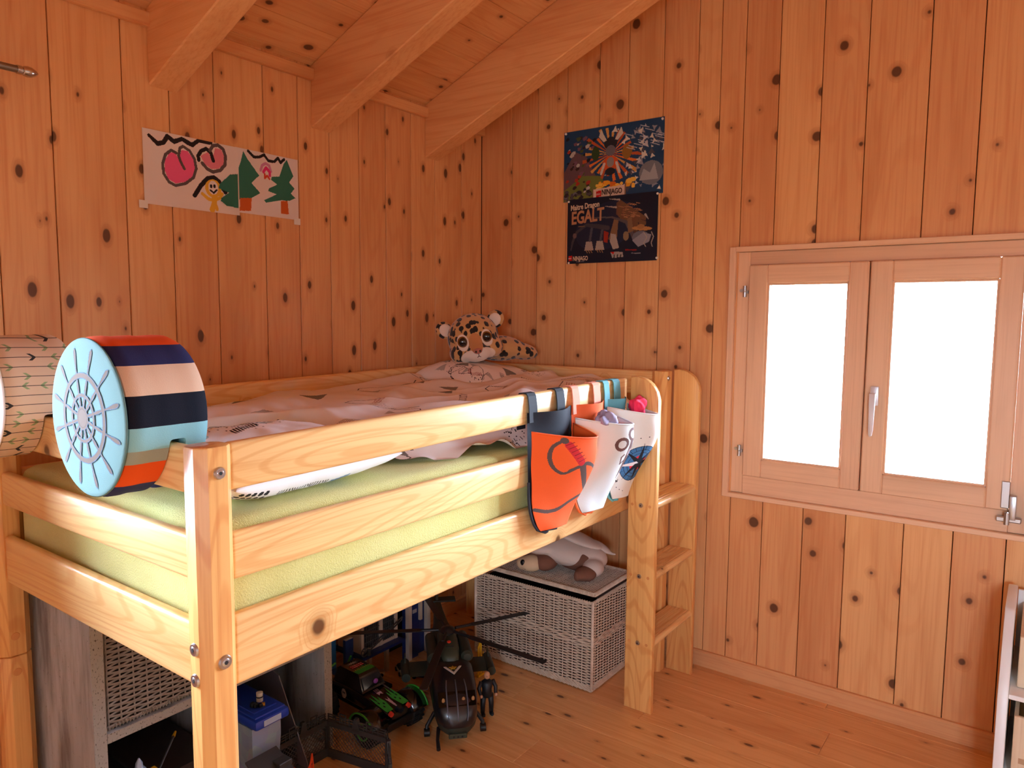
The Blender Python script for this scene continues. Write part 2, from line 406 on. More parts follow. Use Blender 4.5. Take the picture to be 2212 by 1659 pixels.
# ceiling: boards along X, rafters along the slope
ceiling = thing('ceiling', None, None, (-2.2, -2.4, 3), kind='structure')
sl = math.atan(.41); js = [.03, -.029]
while js[-1] > -3.26: js.append(js[-1]-.133)
js.append(-3.4)
for a, b in zip(js, js[1:]):
    bm = B(); g = .0012
    prism(bm, [(a-g, zc(a-g)), (b+g, zc(b+g)), (b+g, zc(b+g)+.02), (a-g, zc(a-g)+.02)], XL-.05, .05, bev=.003, seg=1)
    obj('ceiling_board', bm, ceilx, ceiling)
bm = B(); prism(bm, [(-3.4, zc(-3.4)), (YF_-.1, zc(YF_-.1)), (YF_-.1, zc(YF_-.1)+.03), (-3.4, zc(-3.4)+.03)], XL-.05, .05)
prism(bm, [(.12, zc(.12)+.022), (-3.4, zc(-3.4)+.022), (-3.4, zc(-3.4)+.1), (.12, zc(.12)+.1)], XL-.1, .1)
obj('roof_deck', bm, ceilx, ceiling)
for x0, x1 in ((-.41, -.315), (-1.042, -.944), (-1.668, -1.572), (-2.30, -2.20), (-2.93, -2.83), (-3.56, -3.46), (-4.19, -4.09)):
    bm = B(); g = .415
    prism(bm, [(.0, 2.18), (-3.4, 2.18+g*3.4), (-3.4, zc(-3.4)-.0005), (.0, zc(0)-.0005)], x0, x1, bev=.004, seg=1)
    obj('rafter', bm, rafm, ceiling)
bs = thing('baseboard_right', None, None, (-.01, -2.4, 0), kind='structure')
bm = B(); prism(bm, [(-.0, 0), (-.018, 0), (-.018, .060), (-.012, .066), (0, .066)], YF_, -.02, plane='xz'); obj('board', bm, wyy, bs)
bs = thing('baseboard_back', None, None, (-2.2, -.01, 0), kind='structure')
bm = B(); prism(bm, [(-.0005, 0), (-.018, 0), (-.018, .060), (-.012, .066), (-.0005, .066)], XL, -.02, plane='yz'); obj('board', bm, wxx, bs)

# ------------------------------------------------------------------ windows
gl = N('window_glass'); tr = gl.n('BsdfTransparent'); gs = gl.n('BsdfGlossy'); gs.inputs['Roughness'].default_value = .02
tr.inputs[0].default_value = (.96, .97, .98, 1); fr = gl.n('Fresnel'); mx = gl.n('MixShader')
gl.t.links.new(fr.outputs[0], mx.inputs[0]); gl.t.links.new(tr.outputs[0], mx.inputs[1]); gl.t.links.new(gs.outputs[0], mx.inputs[2]); gl.t.links.new(mx.outputs[0], gl.out.inputs[0])
glass = gl.m
def fbox(bm, rect, x0, x1, T, bev=.002):          # rect = (u0,u1,z0,z1) in the wall plane
    bx(bm, x0, x1, rect[0], rect[1], rect[2], rect[3], bev, 1, 0, T)
def window(name, u0, u1, z0, z1, T, handle_u, hinges=True):
    """built for wall x=0 (room on -x side); T maps to the final place. u along the wall"""
    wd = thing(name, None, None, T @ Vector((0, (u0+u1)/2, z0)), kind='structure')
    def part(nm, boxes, m, x0, x1, par=wd, bev=.002):
        bm = B()
        for q in boxes: fbox(bm, q, x0, x1, T, bev)
        return obj(nm, bm, m, par)
    part('casing', [(u1, u1+.025, z0-.019, z1+.02)], winz, -.02, .01)
    part('casing', [(u0-.025, u0, z0-.019, z1+.02)], winz, -.02, .01)
    part('casing', [(u0, u1, z1, z1+.02)], winy, -.02, .01)
    part('casing', [(u0, u1, z0-.019, z0)], winy, -.02, .01)
    a = .052; t = .052; bt = .074
    part('frame_stile', [(u1-a, u1, z0, z1)], winz, .004, .075); part('frame_stile', [(u0, u0+a, z0, z1)], winz, .004, .075)
    part('frame_rail', [(u0+a, u1-a, z1-t, z1)], winy, .004, .075); part('frame_rail', [(u0+a, u1-a, z0, z0+bt)], winy, .0, .075)
    um = (u0+u1)/2+.011
    S = []
    for s0, s1 in ((um+.0025, u1-a-.001), (u0+a+.001, um-.0025)):
        sa = bpy.data.objects.new('sash', None); C.objects.link(sa); sa.parent = wd
        c = T @ Vector((0, (s0+s1)/2, z0+bt)); WL[sa.name] = c; sa.location = c-W(wd); S.append(sa)
        zb, zt = z0+bt+.001, z1-t-.001; f = .072
        x0, x1 = -.012, .05
        part('sash_stile', [(s0, s0+f-.006, zb, zt)], winz, x0, x1, sa, .004); part('sash_stile', [(s1-f, s1, zb, zt)], winz, x0, x1, sa, .004)
        part('sash_rail', [(s0+f-.006, s1-f, zt-f, zt)], winy, x0, x1, sa, .004); part('sash_rail', [(s0+f-.006, s1-f, zb, zb+f)], winy, x0, x1, sa, .004)
        g0, g1, h0, h1 = s0+f-.006, s1-f, zb+f, zt-f; bd = .007
        part('glazing_bead', [(g0, g0+bd, h0, h1), (g1-bd, g1, h0, h1), (g0+bd, g1-bd, h0, h0+bd), (g0+bd, g1-bd, h1-bd, h1)], winz, -.004, .03, sa, .001)
        part('pane', [(g0, g1, h0, h1)], glass, .032, .036, sa, 0)
    part('meeting_strip', [(um-.02, um+.02, z0+bt, z1-t)], winz, .052, .06)
    # handle
    hu, hz = handle_u, z0+.43
    h = bpy.data.objects.new('handle', None); C.objects.link(h); h.parent = S[1]
    c = T @ Vector((-.015, hu, hz)); WL[h.name] = c; h.location = c-W(S[1])
    bm = B(); bx(bm, -.022, -.0125, hu-.014, hu+.014, hz-.035, hz+.035, .004, 2, 0, T); cyl(bm, T @ Vector((-.02, hu, hz)), T @ Vector((-.055, hu, hz)), .009)
    prism(bm, [(hu-.011, hz+.012), (hu+.011, hz+.012), (hu+.008, hz-.135), (hu+.003, hz-.145), (hu-.004, hz-.14), (hu-.007, hz-.12)], -.060, -.046, bev=.003, T=T)
    o = obj('handle_lever', bm, silver, None, auto=40); o.parent = S[1]; o.location = W(o)-W(S[1]); bpy.data.objects.remove(h)
    if hinges:
        for uu, zz in ((u1-.038, z0+.81), (u1-.038, z0+.175), (u0+.038, z0+.81)):
            bm = B(); cyl(bm, T @ Vector((-.010, uu, zz-.022)), T @ Vector((-.010, uu, zz-.001)), .007, n=12); cyl(bm, T @ Vector((-.010, uu, zz+.001)), T @ Vector((-.010, uu, zz+.022)), .007, n=12)
            bx(bm, -.006, .0045, uu-.012, uu-.004, zz-.008, zz+.004, 0, 1, 0, T)
            obj('hinge', bm, steel, wd, auto=40)
            bm = B(); cyl(bm, T @ Vector((.001, uu+.018, zz+.004)), T @ Vector((.0045, uu+.018, zz+.004)), .007, n=12); cyl(bm, T @ Vector((.0, uu+.018, zz+.004)), T @ Vector((.001, uu+.018, zz+.004)), .0045, n=12)
            obj('screw', bm, steel, wd, auto=40)
        uu, zz = u0+.045, z0+.085
        bm = B(); bx(bm, -.03, -.004, uu-.014, uu+.006, zz-.035, zz+.045, .003, 2, 0, T); bx(bm, -.018, -.012, uu+.006, uu+.03, zz+.0, zz+.09, .002, 1, 0, T); bx(bm, -.024, .0, uu-.03, uu+.04, zz-.045, zz-.028, .003, 1, 0, T)
        cyl(bm, T @ Vector((-.035, uu+.01, zz-.05)), T @ Vector((-.035, uu+.01, zz-.01)), .008, n=12)
        obj('tilt_hinge', bm, steel, wd, auto=40)
    return wd
window('window_1', W1[0], W1[1], W1[2], W1[3], Matrix.Identity(4), -1.823)
window('added_fill_window', 2.67, 3.43, .9, 1.8, Matrix.Translation((XL, 0, 0)) @ Matrix.Rotation(math.pi, 4, 'Z'), 3.1, False)  # added to brighten the right wall; no such window is known
# wall_back version: wall x=0 -> wall y=0 (rotate so that -x room side becomes -y)
T2 = Matrix.Rotation(math.pi/2, 4, 'Z')           # (x,u,z) -> (-u, x, z)
window('window_2', -W2[1], -W2[0], W2[2], W2[3], T2 @ Matrix.Diagonal((1, 1, 1, 1)), 2.97, False)

# ------------------------------------------------------------------ the loft bed
bed = thing('loft_bed', 'waxed pine mid-height loft bed with short ladder standing in the room corner', 'bed', (-1.15, -.57, 0))
def tz(x): return 1.226+.022*(x+2.1)/1.7             # its top edge rises slightly to the right
def octa(cx, cy, hx, hy, c):
    return [(cx-hx, cy-hy+c), (cx-hx+c, cy-hy), (cx+hx-c, cy-hy), (cx+hx, cy-hy+c), (cx+hx, cy+hy-c), (cx+hx-c, cy+hy), (cx-hx+c, cy+hy), (cx-hx, cy+hy-c)]
def post(cx, cy, z0, z1, hx=.0375, hy=.034, c=.018):
    bm = B(); prism(bm, octa(cx, cy, hx, hy, c), z0, z1, 'xy', bev=.004, seg=2)
    return obj('post', bm, bedz, bed, auto=35)
p_nl = post(-2.145, -1.061, 0, 1.228)
p_nr = post(-.152, -1.061, 0, 1.256)
p_bl = post(-2.145, -.080, .585-.04, 1.228); p_bl2 = post(-2.145, -.080, 0, .5435)
p_br = post(-.152, -.080, 0, 1.262)
def bolt(p, c, ax, r=.012, m=None):
    c = Vector(c); ax = Vector(ax); bm = B()
    cyl(bm, c, c+ax*.004, r, r*.85, 20); bm2 = cyl(bm, c+ax*.004, c+ax*.0045, r*.55, r*.5, 16)
    o = obj('bolt', bm, m or steel, p, auto=40)
    bm = B(); cyl(bm, c+ax*.0035, c+ax*.0052, r*.3, r*.3, 6); o2 = obj('hex_socket', bm, mat('socket', (.08, .08, .09), .6), p)
    return o
bolt(p_nl, (-2.142, -1.095, 1.178), (0, -1, 0)); bolt(p_nl, (-2.142, -1.095, .815), (0, -1, 0), .014)
bolt(p_nl, (-2.1825, -1.062, .845), (-1, 0, 0), .013); bolt(p_nl, (-2.1825, -1.062, .785), (-1, 0, 0), .013)
bolt(p_nr, (-.165, -1.095, 1.228), (0, -1, 0), .010)
plug = mat('plug_wood', (.86, .58, .33), .5)
for z in (.50, .60): 
    bm = B(); cyl(bm, (-2.150, -.114, z), (-2.150, -.1152, z), .011, .010, 16); obj('wooden_plug', bm, plug, p_bl2 if z < .54 else p_bl, auto=40)
def rail_x(x0, x1, y0, y1, za, zb, n='side_rail', tilt=False, mt=None):
    bm = B(); vs = bx(bm, x0, x1, y0, y1, za, zb, .009, 3)
    if tilt:
        for v in vs: v.co.z += .022*(v.co.x+2.1)/1.7
    return obj(n, bm, mt or bedx, bed, auto=40)
def rail_y(x0, x1, y0, y1, za, zb, n='end_rail'):
    bm = B(); bx(bm, x0, x1, y0, y1, za, zb, .009, 3); return obj(n, bm, bedy, bed, auto=40)
rail_x(-2.11, -.479, -1.075, -1.050, 1.135, 1.228, 'guard_rail', True)
rail_x(-2.11, -.479, -1.075, -1.050, .958, 1.052, 'guard_rail')
rail_x(-2.11, -.187, -1.075, -1.047, .746, .888)
rail_x(-2.11, -.187, -.092, -.066, 1.135, 1.228, 'guard_rail', True)
rail_x(-2.11, -.187, -.092, -.066, .958, 1.052, 'guard_rail'); rail_x(-2.11, -.187, -.092, -.064, .746, .888)
for za, zb in ((1.130, 1.222), (.963, 1.052), (.752, .880)): rail_y(-2.163, -2.138, -1.03, -.112, za, zb)
for za, zb in ((1.155, 1.252), (.963, 1.052), (.752, .880)): rail_y(-.160, -.135, -1.03, -.112, za, zb)
for k in range(14):
    x = -2.02+k*.145; bm = B(); bx(bm, x-.035, x+.035, -1.047, -.092, .800, .818, .002); obj('slat', bm, bedy, bed)
for y in (-1.046, -.093): 
    bm = B(); s = 1 if y < -.5 else -1; bx(bm, -2.10, -.19, min(y, y+s*.03), max(y, y+s*.03), .767, .800, .002); obj('slat_ledge', bm, bedx, bed)
# ladder
def arc(cx, cy, r, a0, a1, n=8): return [(cx+r*math.cos(math.radians(a0+(a1-a0)*i/n)), cy+r*math.sin(math.radians(a0+(a1-a0)*i/n))) for i in range(n+1)]
lad = bpy.data.objects.new('ladder', None); C.objects.link(lad); lad.parent = bed; WL[lad.name] = Vector((-.3, -1.15, 0)); lad.location = Vector((-.3, -1.15, 0))-W(bed)
for x0, x1, zt in ((-.500, -.471, 1.256), (-.121, -.093, 1.262)):
    pts = [(-1.097, 0), (-1.097, zt)]+[(y, z) for y, z in arc(-1.207+.085, zt-.085, .085, 90, 180)]+[(-1.207, 0)]
    bm = B(); prism(bm, pts, x0, x1, 'yz', bev=.005, seg=2); lr = obj('ladder_rail', bm, bedz, lad, auto=35)
    if x0 < -.3:
        for z in (.785, .518, .263): 
            bolt(lr, (-.500, -1.150, z), (-1, 0, 0), .0085)
            for dy in (-.035, .035): bm = B(); cyl(bm, (-.4999, -1.15+dy, z), (-.5009, -1.15+dy, z), .006, .0055, 12); obj('wooden_plug', bm, plug, lr, auto=40)
for z in (.800, .533, .275):
    pr = [(-1.100, z-.030), (-1.100, z)]
    y = -1.104
    for k in range(5):
        pr += [(y, z), (y-.012, z), (y-.0135, z-.0035), (y-.0155, z-.0035)]; y -= .017
    pr += [(-1.191, z-.001)]+[(a, b) for a, b in arc(-1.191, z-.015, .014, 80, 270, 6)]
    bm = B(); prism(bm, pr, -.4705, -.1215, 'yz'); obj('rung', bm, bedx, lad, auto=35)

# ------------------------------------------------------------------ mattress and bedding
n = N('terry'); tc = n.n('TexCoord').outputs['Object']; f = n.noise(tc, 260, 3, .7); f2 = n.noise(tc, 9, 2)
n.set(Base_Color=n.mix(f2, (*lin((.93, .91, .60)), 1), (*lin((.87, .84, .48)), 1)), Roughness=.95, Specular_IOR_Level=.15, Sheen_Weight=.3)
n.bump(f, .9, .006); terry = n.m
bm = B(); vs = bx(bm, -2.128, -.175, -1.042, -.115, .820, 1.066, .040, 5)
o = obj('mattress', bm, terry, smooth=True); props(o, 'thick mattress in a pale yellow-green terry fitted sheet on the loft bed', 'mattress')

def hatch(im, x, y, s, rot, n_, c, ln, wd):
    ca, sa = math.cos(rot), math.sin(rot)
    for k in range(n_):
        u = (k-n_/2)*s; l = ln*(.8+.4*random.random())
        im.line([(x+u*ca-l*sa*.5, y+u*sa+l*ca*.5), (x+u*ca+l*sa*.5, y+u*sa-l*ca*.5)], wd, c)
def motifs(im, n_, seed, sc_=1.):
    r = random.Random(seed); K = (.20, .19, .20); G = (.50, .48, .46); G2 = (.70, .67, .64)
    for k in range(n_):
        x, y = r.uniform(0, im.w), r.uniform(0, im.h); a = r.uniform(0, 6.28); s = r.uniform(.035, .06)*sc_; t = k % 7
        P = lambda l: [(x+s*(p*math.cos(a)-q*math.sin(a)), y+s*(p*math.sin(a)+q*math.cos(a))) for p, q in l]
        if t in (0, 3): im.poly(P([(-.8, -.4), (.9, -.5), (.1, .8)]), G if t == 0 else G2)
        elif t in (1, 4, 5):
            im.line(P([(-.7, -1), (-.8, .2), (-.4, 1.1), (.2, 1.2), (.7, .3), (.8, -.9)]), .0032*sc_, K)
            if t == 5: hatch(im, *P([(0, -.6)])[0], s*.16, a+.3, 8, (.62, .16, .17), s*.45, .003)
            if t == 4: im.poly(P([(-.2, -.9), (.7, -1), (.75, -.3)]), G2)
        elif t == 2:
            for q in range(22): im.ell(x+r.uniform(-1, 1)*s, y+r.uniform(-.6, .6)*s, .0028, .0028, K)
        else: hatch(im, x, y, .008*sc_, a, 8, K, s*.5, .0035)
bedprint = vcol('printed_cotton', .85, .25, 500)
# duvet: draped height field over the mattress
DX0, DX1, DY0, DY1 = -1.72, -.20, -1.045, -.118
im = Img(DX1-DX0+.25, 1.25, 470, (.93, .90, .88)); motifs(im, 52, 5, 1.35)
def ramp(t): t = np.clip(t, 0, 1); return t*t*(3-2*t)
def duvet_f(gx, gy):
    # gx 0..w -> along the bed, gy 0..h -> from the front hem up and over to the back hem
    u = gx/im.w; v = gy/im.h
    xl = DX0+.10-.30*ramp((v-.42)/.25)
    x = xl+u*(DX1-xl)
    y = DY0+.012+v*(DY1-DY0-.015)
    base = 1.069
    e = ramp((y-DY0-.006)/.16); eb = ramp((DY1-y+.03)/.10)*.5+.5
    ex = ramp((x-xl+.02)/.16); 
    side = .10+.055*ramp((x+1.3)/.9)+.03*ramp((y+.75)/.5)
    h = side*e*eb*ex
    h += (.030*nz(x*5, y*5, 1, 1.3)+.020*nz(x*12, y*12, 2, 1.2)+.006*nz(x*40, y*36, 3, 1.2))*e*ex
    fl = np.abs(nz(x*3+y*2, y*7-x*1.5, 21, 1.)); h += .030*np.exp(-(fl/.10)**2)*e*ex*(.4+.6*ramp((x+1.3)/.6))
    # creases fanning from the front right
    cr = np.abs(np.sin((x*9+y*16)+1.5*nz(x*4, y*4, 8, 1.)))
    h += .020*(1-cr)**2*ramp((x+1.35)/.3)*ramp((-.35-y)/.3)*ex*e
    h += .012*ramp((x+1.05)/.5)*np.exp(-((y+.85)/.17)**2)
    pf = np.exp(-(((x+.42)/.26)**2+((y+.33)/.19)**2)**2); h = h*(1-.92*pf)
    # front hem hangs down behind the guard rail, in waves; left part is pulled back
    hem = ramp((DY0+.07-y)/.07)
    h += hem*(.018+.022*np.sin(x*19)+.012*np.sin(x*47))*ex
    back = .22*np.exp(-((x+1.72)/.28)**2)*(1-v)**1.5      # left end lies further from the front
    y2 = y+back+.006*np.sin(x*30)*hem
    y2 = np.clip(y2, DY0+.004, DY1)
    x2 = x+.018*np.sin(y*17)*(1-ramp((x-DX0)/.3))
    return x2, y2, base+.003+.27*np.tanh(np.maximum(h, 0)/.27)*(1-.5*ramp((x2+.32)/.12)*ramp((-.55-y2)/.15))
o = surf('duvet', im, duvet_f, bedprint, smooth=True)
props(o, 'rumpled white duvet printed with small grey shapes and line drawings, heaped along the bed', 'duvet')
def pillow(name, label, w_, h_, t_, T, im, m, seed, group=None):
    def fn(gx, gy, s):
        u = gx/im.w*2-1; v = gy/im.h*2-1
        pr = (np.clip(1-u**4, 0, 1)*np.clip(1-v**4, 0, 1))**.55
        z = s*t_*.5*pr+.010*nz(u*3, v*3, seed, 1.3)*pr+.004*nz(u*11, v*9, seed+1, 1.2)*pr
        k = 1-.05*(1-np.abs(v)**2)*np.abs(u)**6*0-0.06*(u*u*v*v < .8)*0
        X = u*w_/2*(1-.05*(1-v*v)); Y = v*h_/2*(1-.07*(1-u*u))
        R = np.stack([X, Y, z, np.ones_like(z)], -1) @ np.array(T).T
        return R[..., 0], R[..., 1], R[..., 2]
    root = thing(name, label, 'pillow', T.translation, group)
    surf('pillow_case', im, lambda a, b: fn(a, b, 1), m, root, smooth=True)
    im2 = im
    def f2(gx, gy): return fn(gx, gy, -1)
    surf('pillow_underside', im2, f2, m, root, smooth=True); return root
# near pillow: white cotton with dots, bars and colour washes
im1 = Img(.56, .46, 250, (.95, .95, .96)); K = (.12, .12, .14)
for r_ in range(4):
    for c_ in range(5): im1.ell(.030+c_*.019, .016+r_*.021, .0070, .0078, K)
for k in range(20): im1.line([(.15+k*.0085, .022), (.162+k*.0085, .048+.01*math.sin(k))], .0030, K)
im1.poly([(.33, .03), (.39, .02), (.42, .10), (.36, .10)], (.35, .50, .70), .8); im1.poly([(.40, .08), (.50, .07), (.49, .15), (.41, .15)], (.86, .84, .40), .7)
im1.ell(.10, .30, .05, .03, (.55, .75, .80), .3, .7)
rr = random.Random(2)
for k in range(230): im1.ell(rr.gauss(.30, .06), rr.gauss(.37, .035), .0028, .0038, K)
for k in range(10): im1.line([(.20+k*.011, .255+k*.004), (.212+k*.011, .295+k*.004)], .006, K)
im1.poly([(.27, .33), (.40, .33), (.37, .37), (.28, .36)], (.62, .78, .82), .5)
T = Matrix.Translation((-1.845, -.815, 1.134)) @ Matrix.Rotation(math.radians(4), 4, 'Z') @ Matrix.Rotation(math.radians(3), 4, 'X')
pillow('near_pillow', 'white pillow with black dots and bars near the front left corner of the bed', .50, .43, .115, T, im1, bedprint, 3)
WLN = [o for o in bpy.data.objects if o.name == 'near_pillow'][0]; WLN.name = 'pillow'
im3 = Img(.62, .5, 200, (.93, .88, .84)); motifs(im3, 26, 11)
T = Matrix.Translation((-.425, -.345, 1.185)) @ Matrix.Rotation(math.radians(-12), 4, 'Z') @ Matrix.Rotation(math.radians(3), 4, 'Y') @ Matrix.Rotation(math.radians(6), 4, 'X')
pillow('pillow', 'beige printed pillow under the spotted plush cat in the far corner of the bed', .46, .38, .17, T, im3, bedprint, 9)

# ------------------------------------------------------------------ round cushions clipped over the left guard rail
def boolean_cut(bm, box):
    me = bpy.data.meshes.new('a'); bmesh.ops.recalc_face_normals(bm, faces=bm.faces); bm.to_mesh(me); bm.free(); a = bpy.data.objects.new('a', me); C.objects.link(a)
    b2 = B(); bx(b2, *box, .006, 2); me2 = bpy.data.meshes.new('b'); bmesh.ops.recalc_face_normals(b2, faces=b2.faces); b2.to_mesh(me2); b2.free(); b = bpy.data.objects.new('b', me2); C.objects.link(b)
    md = a.modifiers.new('m', 'BOOLEAN'); md.operation = 'DIFFERENCE'; md.object = b; md.solver = 'EXACT'
    r = bpy.data.meshes.new_from_object(a.evaluated_get(bpy.context.evaluated_depsgraph_get()))
    bpy.data.objects.remove(a); bpy.data.objects.remove(b); return r
def cushion_mesh(cx0, cx1, cy, cz, R):
    bm = B(); n = 64; rings = []
    e = .016; prof = [(cx0, .02), (cx0+.0, R*.5), (cx0+.001, R-e), (cx0+.005, R-e*.35), (cx0+e, R)]
    nx = 8
    for i in range(1, nx): prof.append((cx0+e+(cx1-cx0-2*e)*i/nx, R+.001*math.sin(i*2.1)))
    prof += [(cx1-e, R), (cx1-.005, R-e*.35), (cx1-.001, R-e), (cx1, R*.5), (cx1, .02)]
    for x, rr_ in prof: rings.append([(x, cy+rr_*math.cos(t)*(1+.006*math.sin(3*t)), cz+rr_*math.sin(t)) for t in (2*math.pi*k/n for k in range(n))])
    loft(bm, rings)
    return boolean_cut(bm, (-2.166, -2.133, cy-R*1.3, cy+R*1.3, cz-R*1.2, 1.2305))
def lathes(o, a=35):
    o.data.polygons.foreach_set('use_smooth', [True]*len(o.data.polygons))
    try: o.data.set_sharp_from_angle(angle=math.radians(a))
    except Exception: pass
CY, CZ, CR = -.818, 1.268, .158
n = N('sailor_stripes'); tc = n.n('TexCoord').outputs['Object']; sp = n.n('SeparateXYZ'); n.t.links.new(tc, sp.inputs[0])
zz = n.ss(sp.outputs[2], -.158, .158); rp = n.n('ValToRGB'); rp.color_ramp.interpolation = 'CONSTANT'
zl = n.n('MapRange'); n.put(zl.inputs[0], sp.outputs[2]); zl.inputs[1].default_value = -.158; zl.inputs[2].default_value = .158; n.t.links.new(zl.outputs[0], rp.inputs[0])
OR, NV, BE, DK, LB, GY = (.88, .33, .10), (.16, .18, .36), (.88, .76, .65), (.07, .09, .15), (.55, .78, .82), (.60, .63, .58)
st = [(0, NV), (.10, OR), (.25, GY), (.33, LB), (.47, DK), (.66, BE), (.83, NV), (.945, OR)]
e = rp.color_ramp.elements
e[0].position = 0; e[0].color = (*lin(st[0][1]), 1); e[1].position = st[1][0]; e[1].color = (*lin(st[1][1]), 1)
for p_, c_ in st[2:]: q = e.new(p_); q.color = (*lin(c_), 1)
n.set(Base_Color=rp.outputs[0], Roughness=.85, Specular_IOR_Level=.2); n.bump(n.noise(tc, 500, 2), .3, .001); stripes = n.m
cs = thing('bolster', 'round cushion with a ship wheel on its pale blue face and striped sides', 'cushion', (-2.15, CY, 1.228), 'round cushions clipped over the left bed rail')
me = cushion_mesh(-2.246, -2.082, CY, CZ, CR); o = link('cushion_body', me, [stripes], cs); lathes(o); 
lb = mat('pale_blue_cotton', (.40, .56, .56), .85, bump=.3, nscale=120)
def disc(name, x, cy, cz, R, m, par, th=.003):
    bm = B(); n = 72; 
    rs = [(x, R*.985), (x-th*.6, R*.97), (x-th, R*.93)]+[(x-th-.006*(1-(k/5)**2)*1., R*.93*k/5) for k in (4, 3, 2, 1)]+[(x-th-.006, .003)]
    loft(bm, [[(a, cy+b*math.cos(t), cz+b*math.sin(t)) for t in (2*math.pi*k/n for k in range(n))] for a, b in rs]); return obj(name, bm, m, par, smooth=True)
disc('cushion_face', -2.2455, CY, CZ, CR, lb, cs)
im = Img(.3, .3, 230); BR, BL = (.42, .34, .29), (.26, .42, .58); c0 = .15
for wd_, cc in ((1.45, BL), (1., BR)):
    ex = .0022 if wd_ > 1 else 0
    for R1, w_ in ((.083, .0095), (.045, .0055)):
        im.line([(c0+R1*math.cos(t), c0+R1*math.sin(t)) for t in np.linspace(0, 2*math.pi, 60)], w_+ex, cc)
    im.ell(c0, c0, .022+ex/2, .022+ex/2, cc)
    for k in range(12):
        t = math.radians(15+30*k); P = lambda r_: (c0+r_*math.cos(t), c0+r_*math.sin(t))
        im.line([P(.02), P(.035), P(.045), P(.062), P(.08), P(.098), P(.106), P(.122), P(.131), P(.136)], [w_+ex for w_ in (.003, .0062, .003, .0062, .003, .003, .0045, .0085, .008, .004)], cc)
im.ell(c0, c0, .019, .019, (.36, .28, .24)); im.ell(c0, c0, .017, .017, (.44, .36, .31)); 
surf('ship_wheel_print', im, lambda a, b: (-2.2456-.003-.0068*(1-np.clip(((a-c0)**2+(b-c0)**2)/(CR*.93)**2, 0, 1))-.0006, CY-(a-c0), CZ+(b-c0)), vcol('print_ink', .8), cs, masked=True)
# second cushion, twig pattern
CY2 = -.268
cs2 = thing('bolster', 'round beige cushion with thin lines and small green leaf sprigs at the left picture edge', 'cushion', (-2.15, CY2, 1.228), 'round cushions clipped over the left bed rail')
me = cushion_mesh(-2.246, -2.078, CY2, CZ, .148)
n = N('twig_cotton'); tc = n.n('TexCoord').outputs['Object']; sp = n.n('SeparateXYZ'); n.t.links.new(tc, sp.inputs[0])
X_, Z_ = sp.outputs[0], sp.outputs[2]
q = n.math('MULTIPLY', n.math('ADD', Z_, n.math('MULTIPLY', n.math('SINE', n.math('MULTIPLY', X_, 30.)), .001)), 46.)
row = n.math('FLOOR', q); fq = n.math('SUBTRACT', n.math('FRACT', q), .5)
line = n.math('LESS_THAN', n.math('ABSOLUTE', fq), .035)
ph = n.math('MULTIPLY', n.math('SINE', n.math('MULTIPLY', row, 12.9898)), 43.)
fx = n.math('SUBTRACT', n.math('FRACT', n.math('ADD', n.math('MULTIPLY', X_, 26.), ph)), .5)
cell = n.math('FLOOR', n.math('ADD', n.math('MULTIPLY', X_, 26.), ph))
hsh = n.math('FRACT', n.math('MULTIPLY', n.math('SINE', n.math('ADD', n.math('MULTIPLY', row, 7.1), n.math('MULTIPLY', cell, 3.7))), 91.))
sg = n.math('SUBTRACT', n.math('MULTIPLY', n.math('GREATER_THAN', n.math('FRACT', n.math('MULTIPLY', hsh, 5.)), .5), 2.), 1.)
chev = n.math('ABSOLUTE', n.math('ADD', fx, n.math('MULTIPLY', sg, n.math('MULTIPLY', n.math('ABSOLUTE', fq), .75))))
lf = n.math('MULTIPLY', n.math('LESS_THAN', chev, .10), n.math('LESS_THAN', n.math('ABSOLUTE', fq), .36))
lf = n.math('MULTIPLY', lf, n.math('GREATER_THAN', hsh, .35))
col = n.mix(lf, (*lin((.84, .72, .60)), 1), n.mix(n.math('GREATER_THAN', hsh, .82), (*lin((.56, .62, .44)), 1), (.03, .03, .03, 1)))
col = n.mix(line, col, (.05, .04, .035, 1))
n.set(Base_Color=col, Roughness=.85, Specular_IOR_Level=.2); twig = n.m
o = link('cushion_body', me, [twig], cs2); lathes(o)
disc('cushion_face', -2.2455, CY2, CZ, .148, mat('cream_cotton', (.95, .92, .88), .85), cs2)
bm = B(); bx(bm, -2.134, -2.131, -.405, -.399, 1.165, 1.195, .001); obj('zip_pull', bm, steel, cs2)

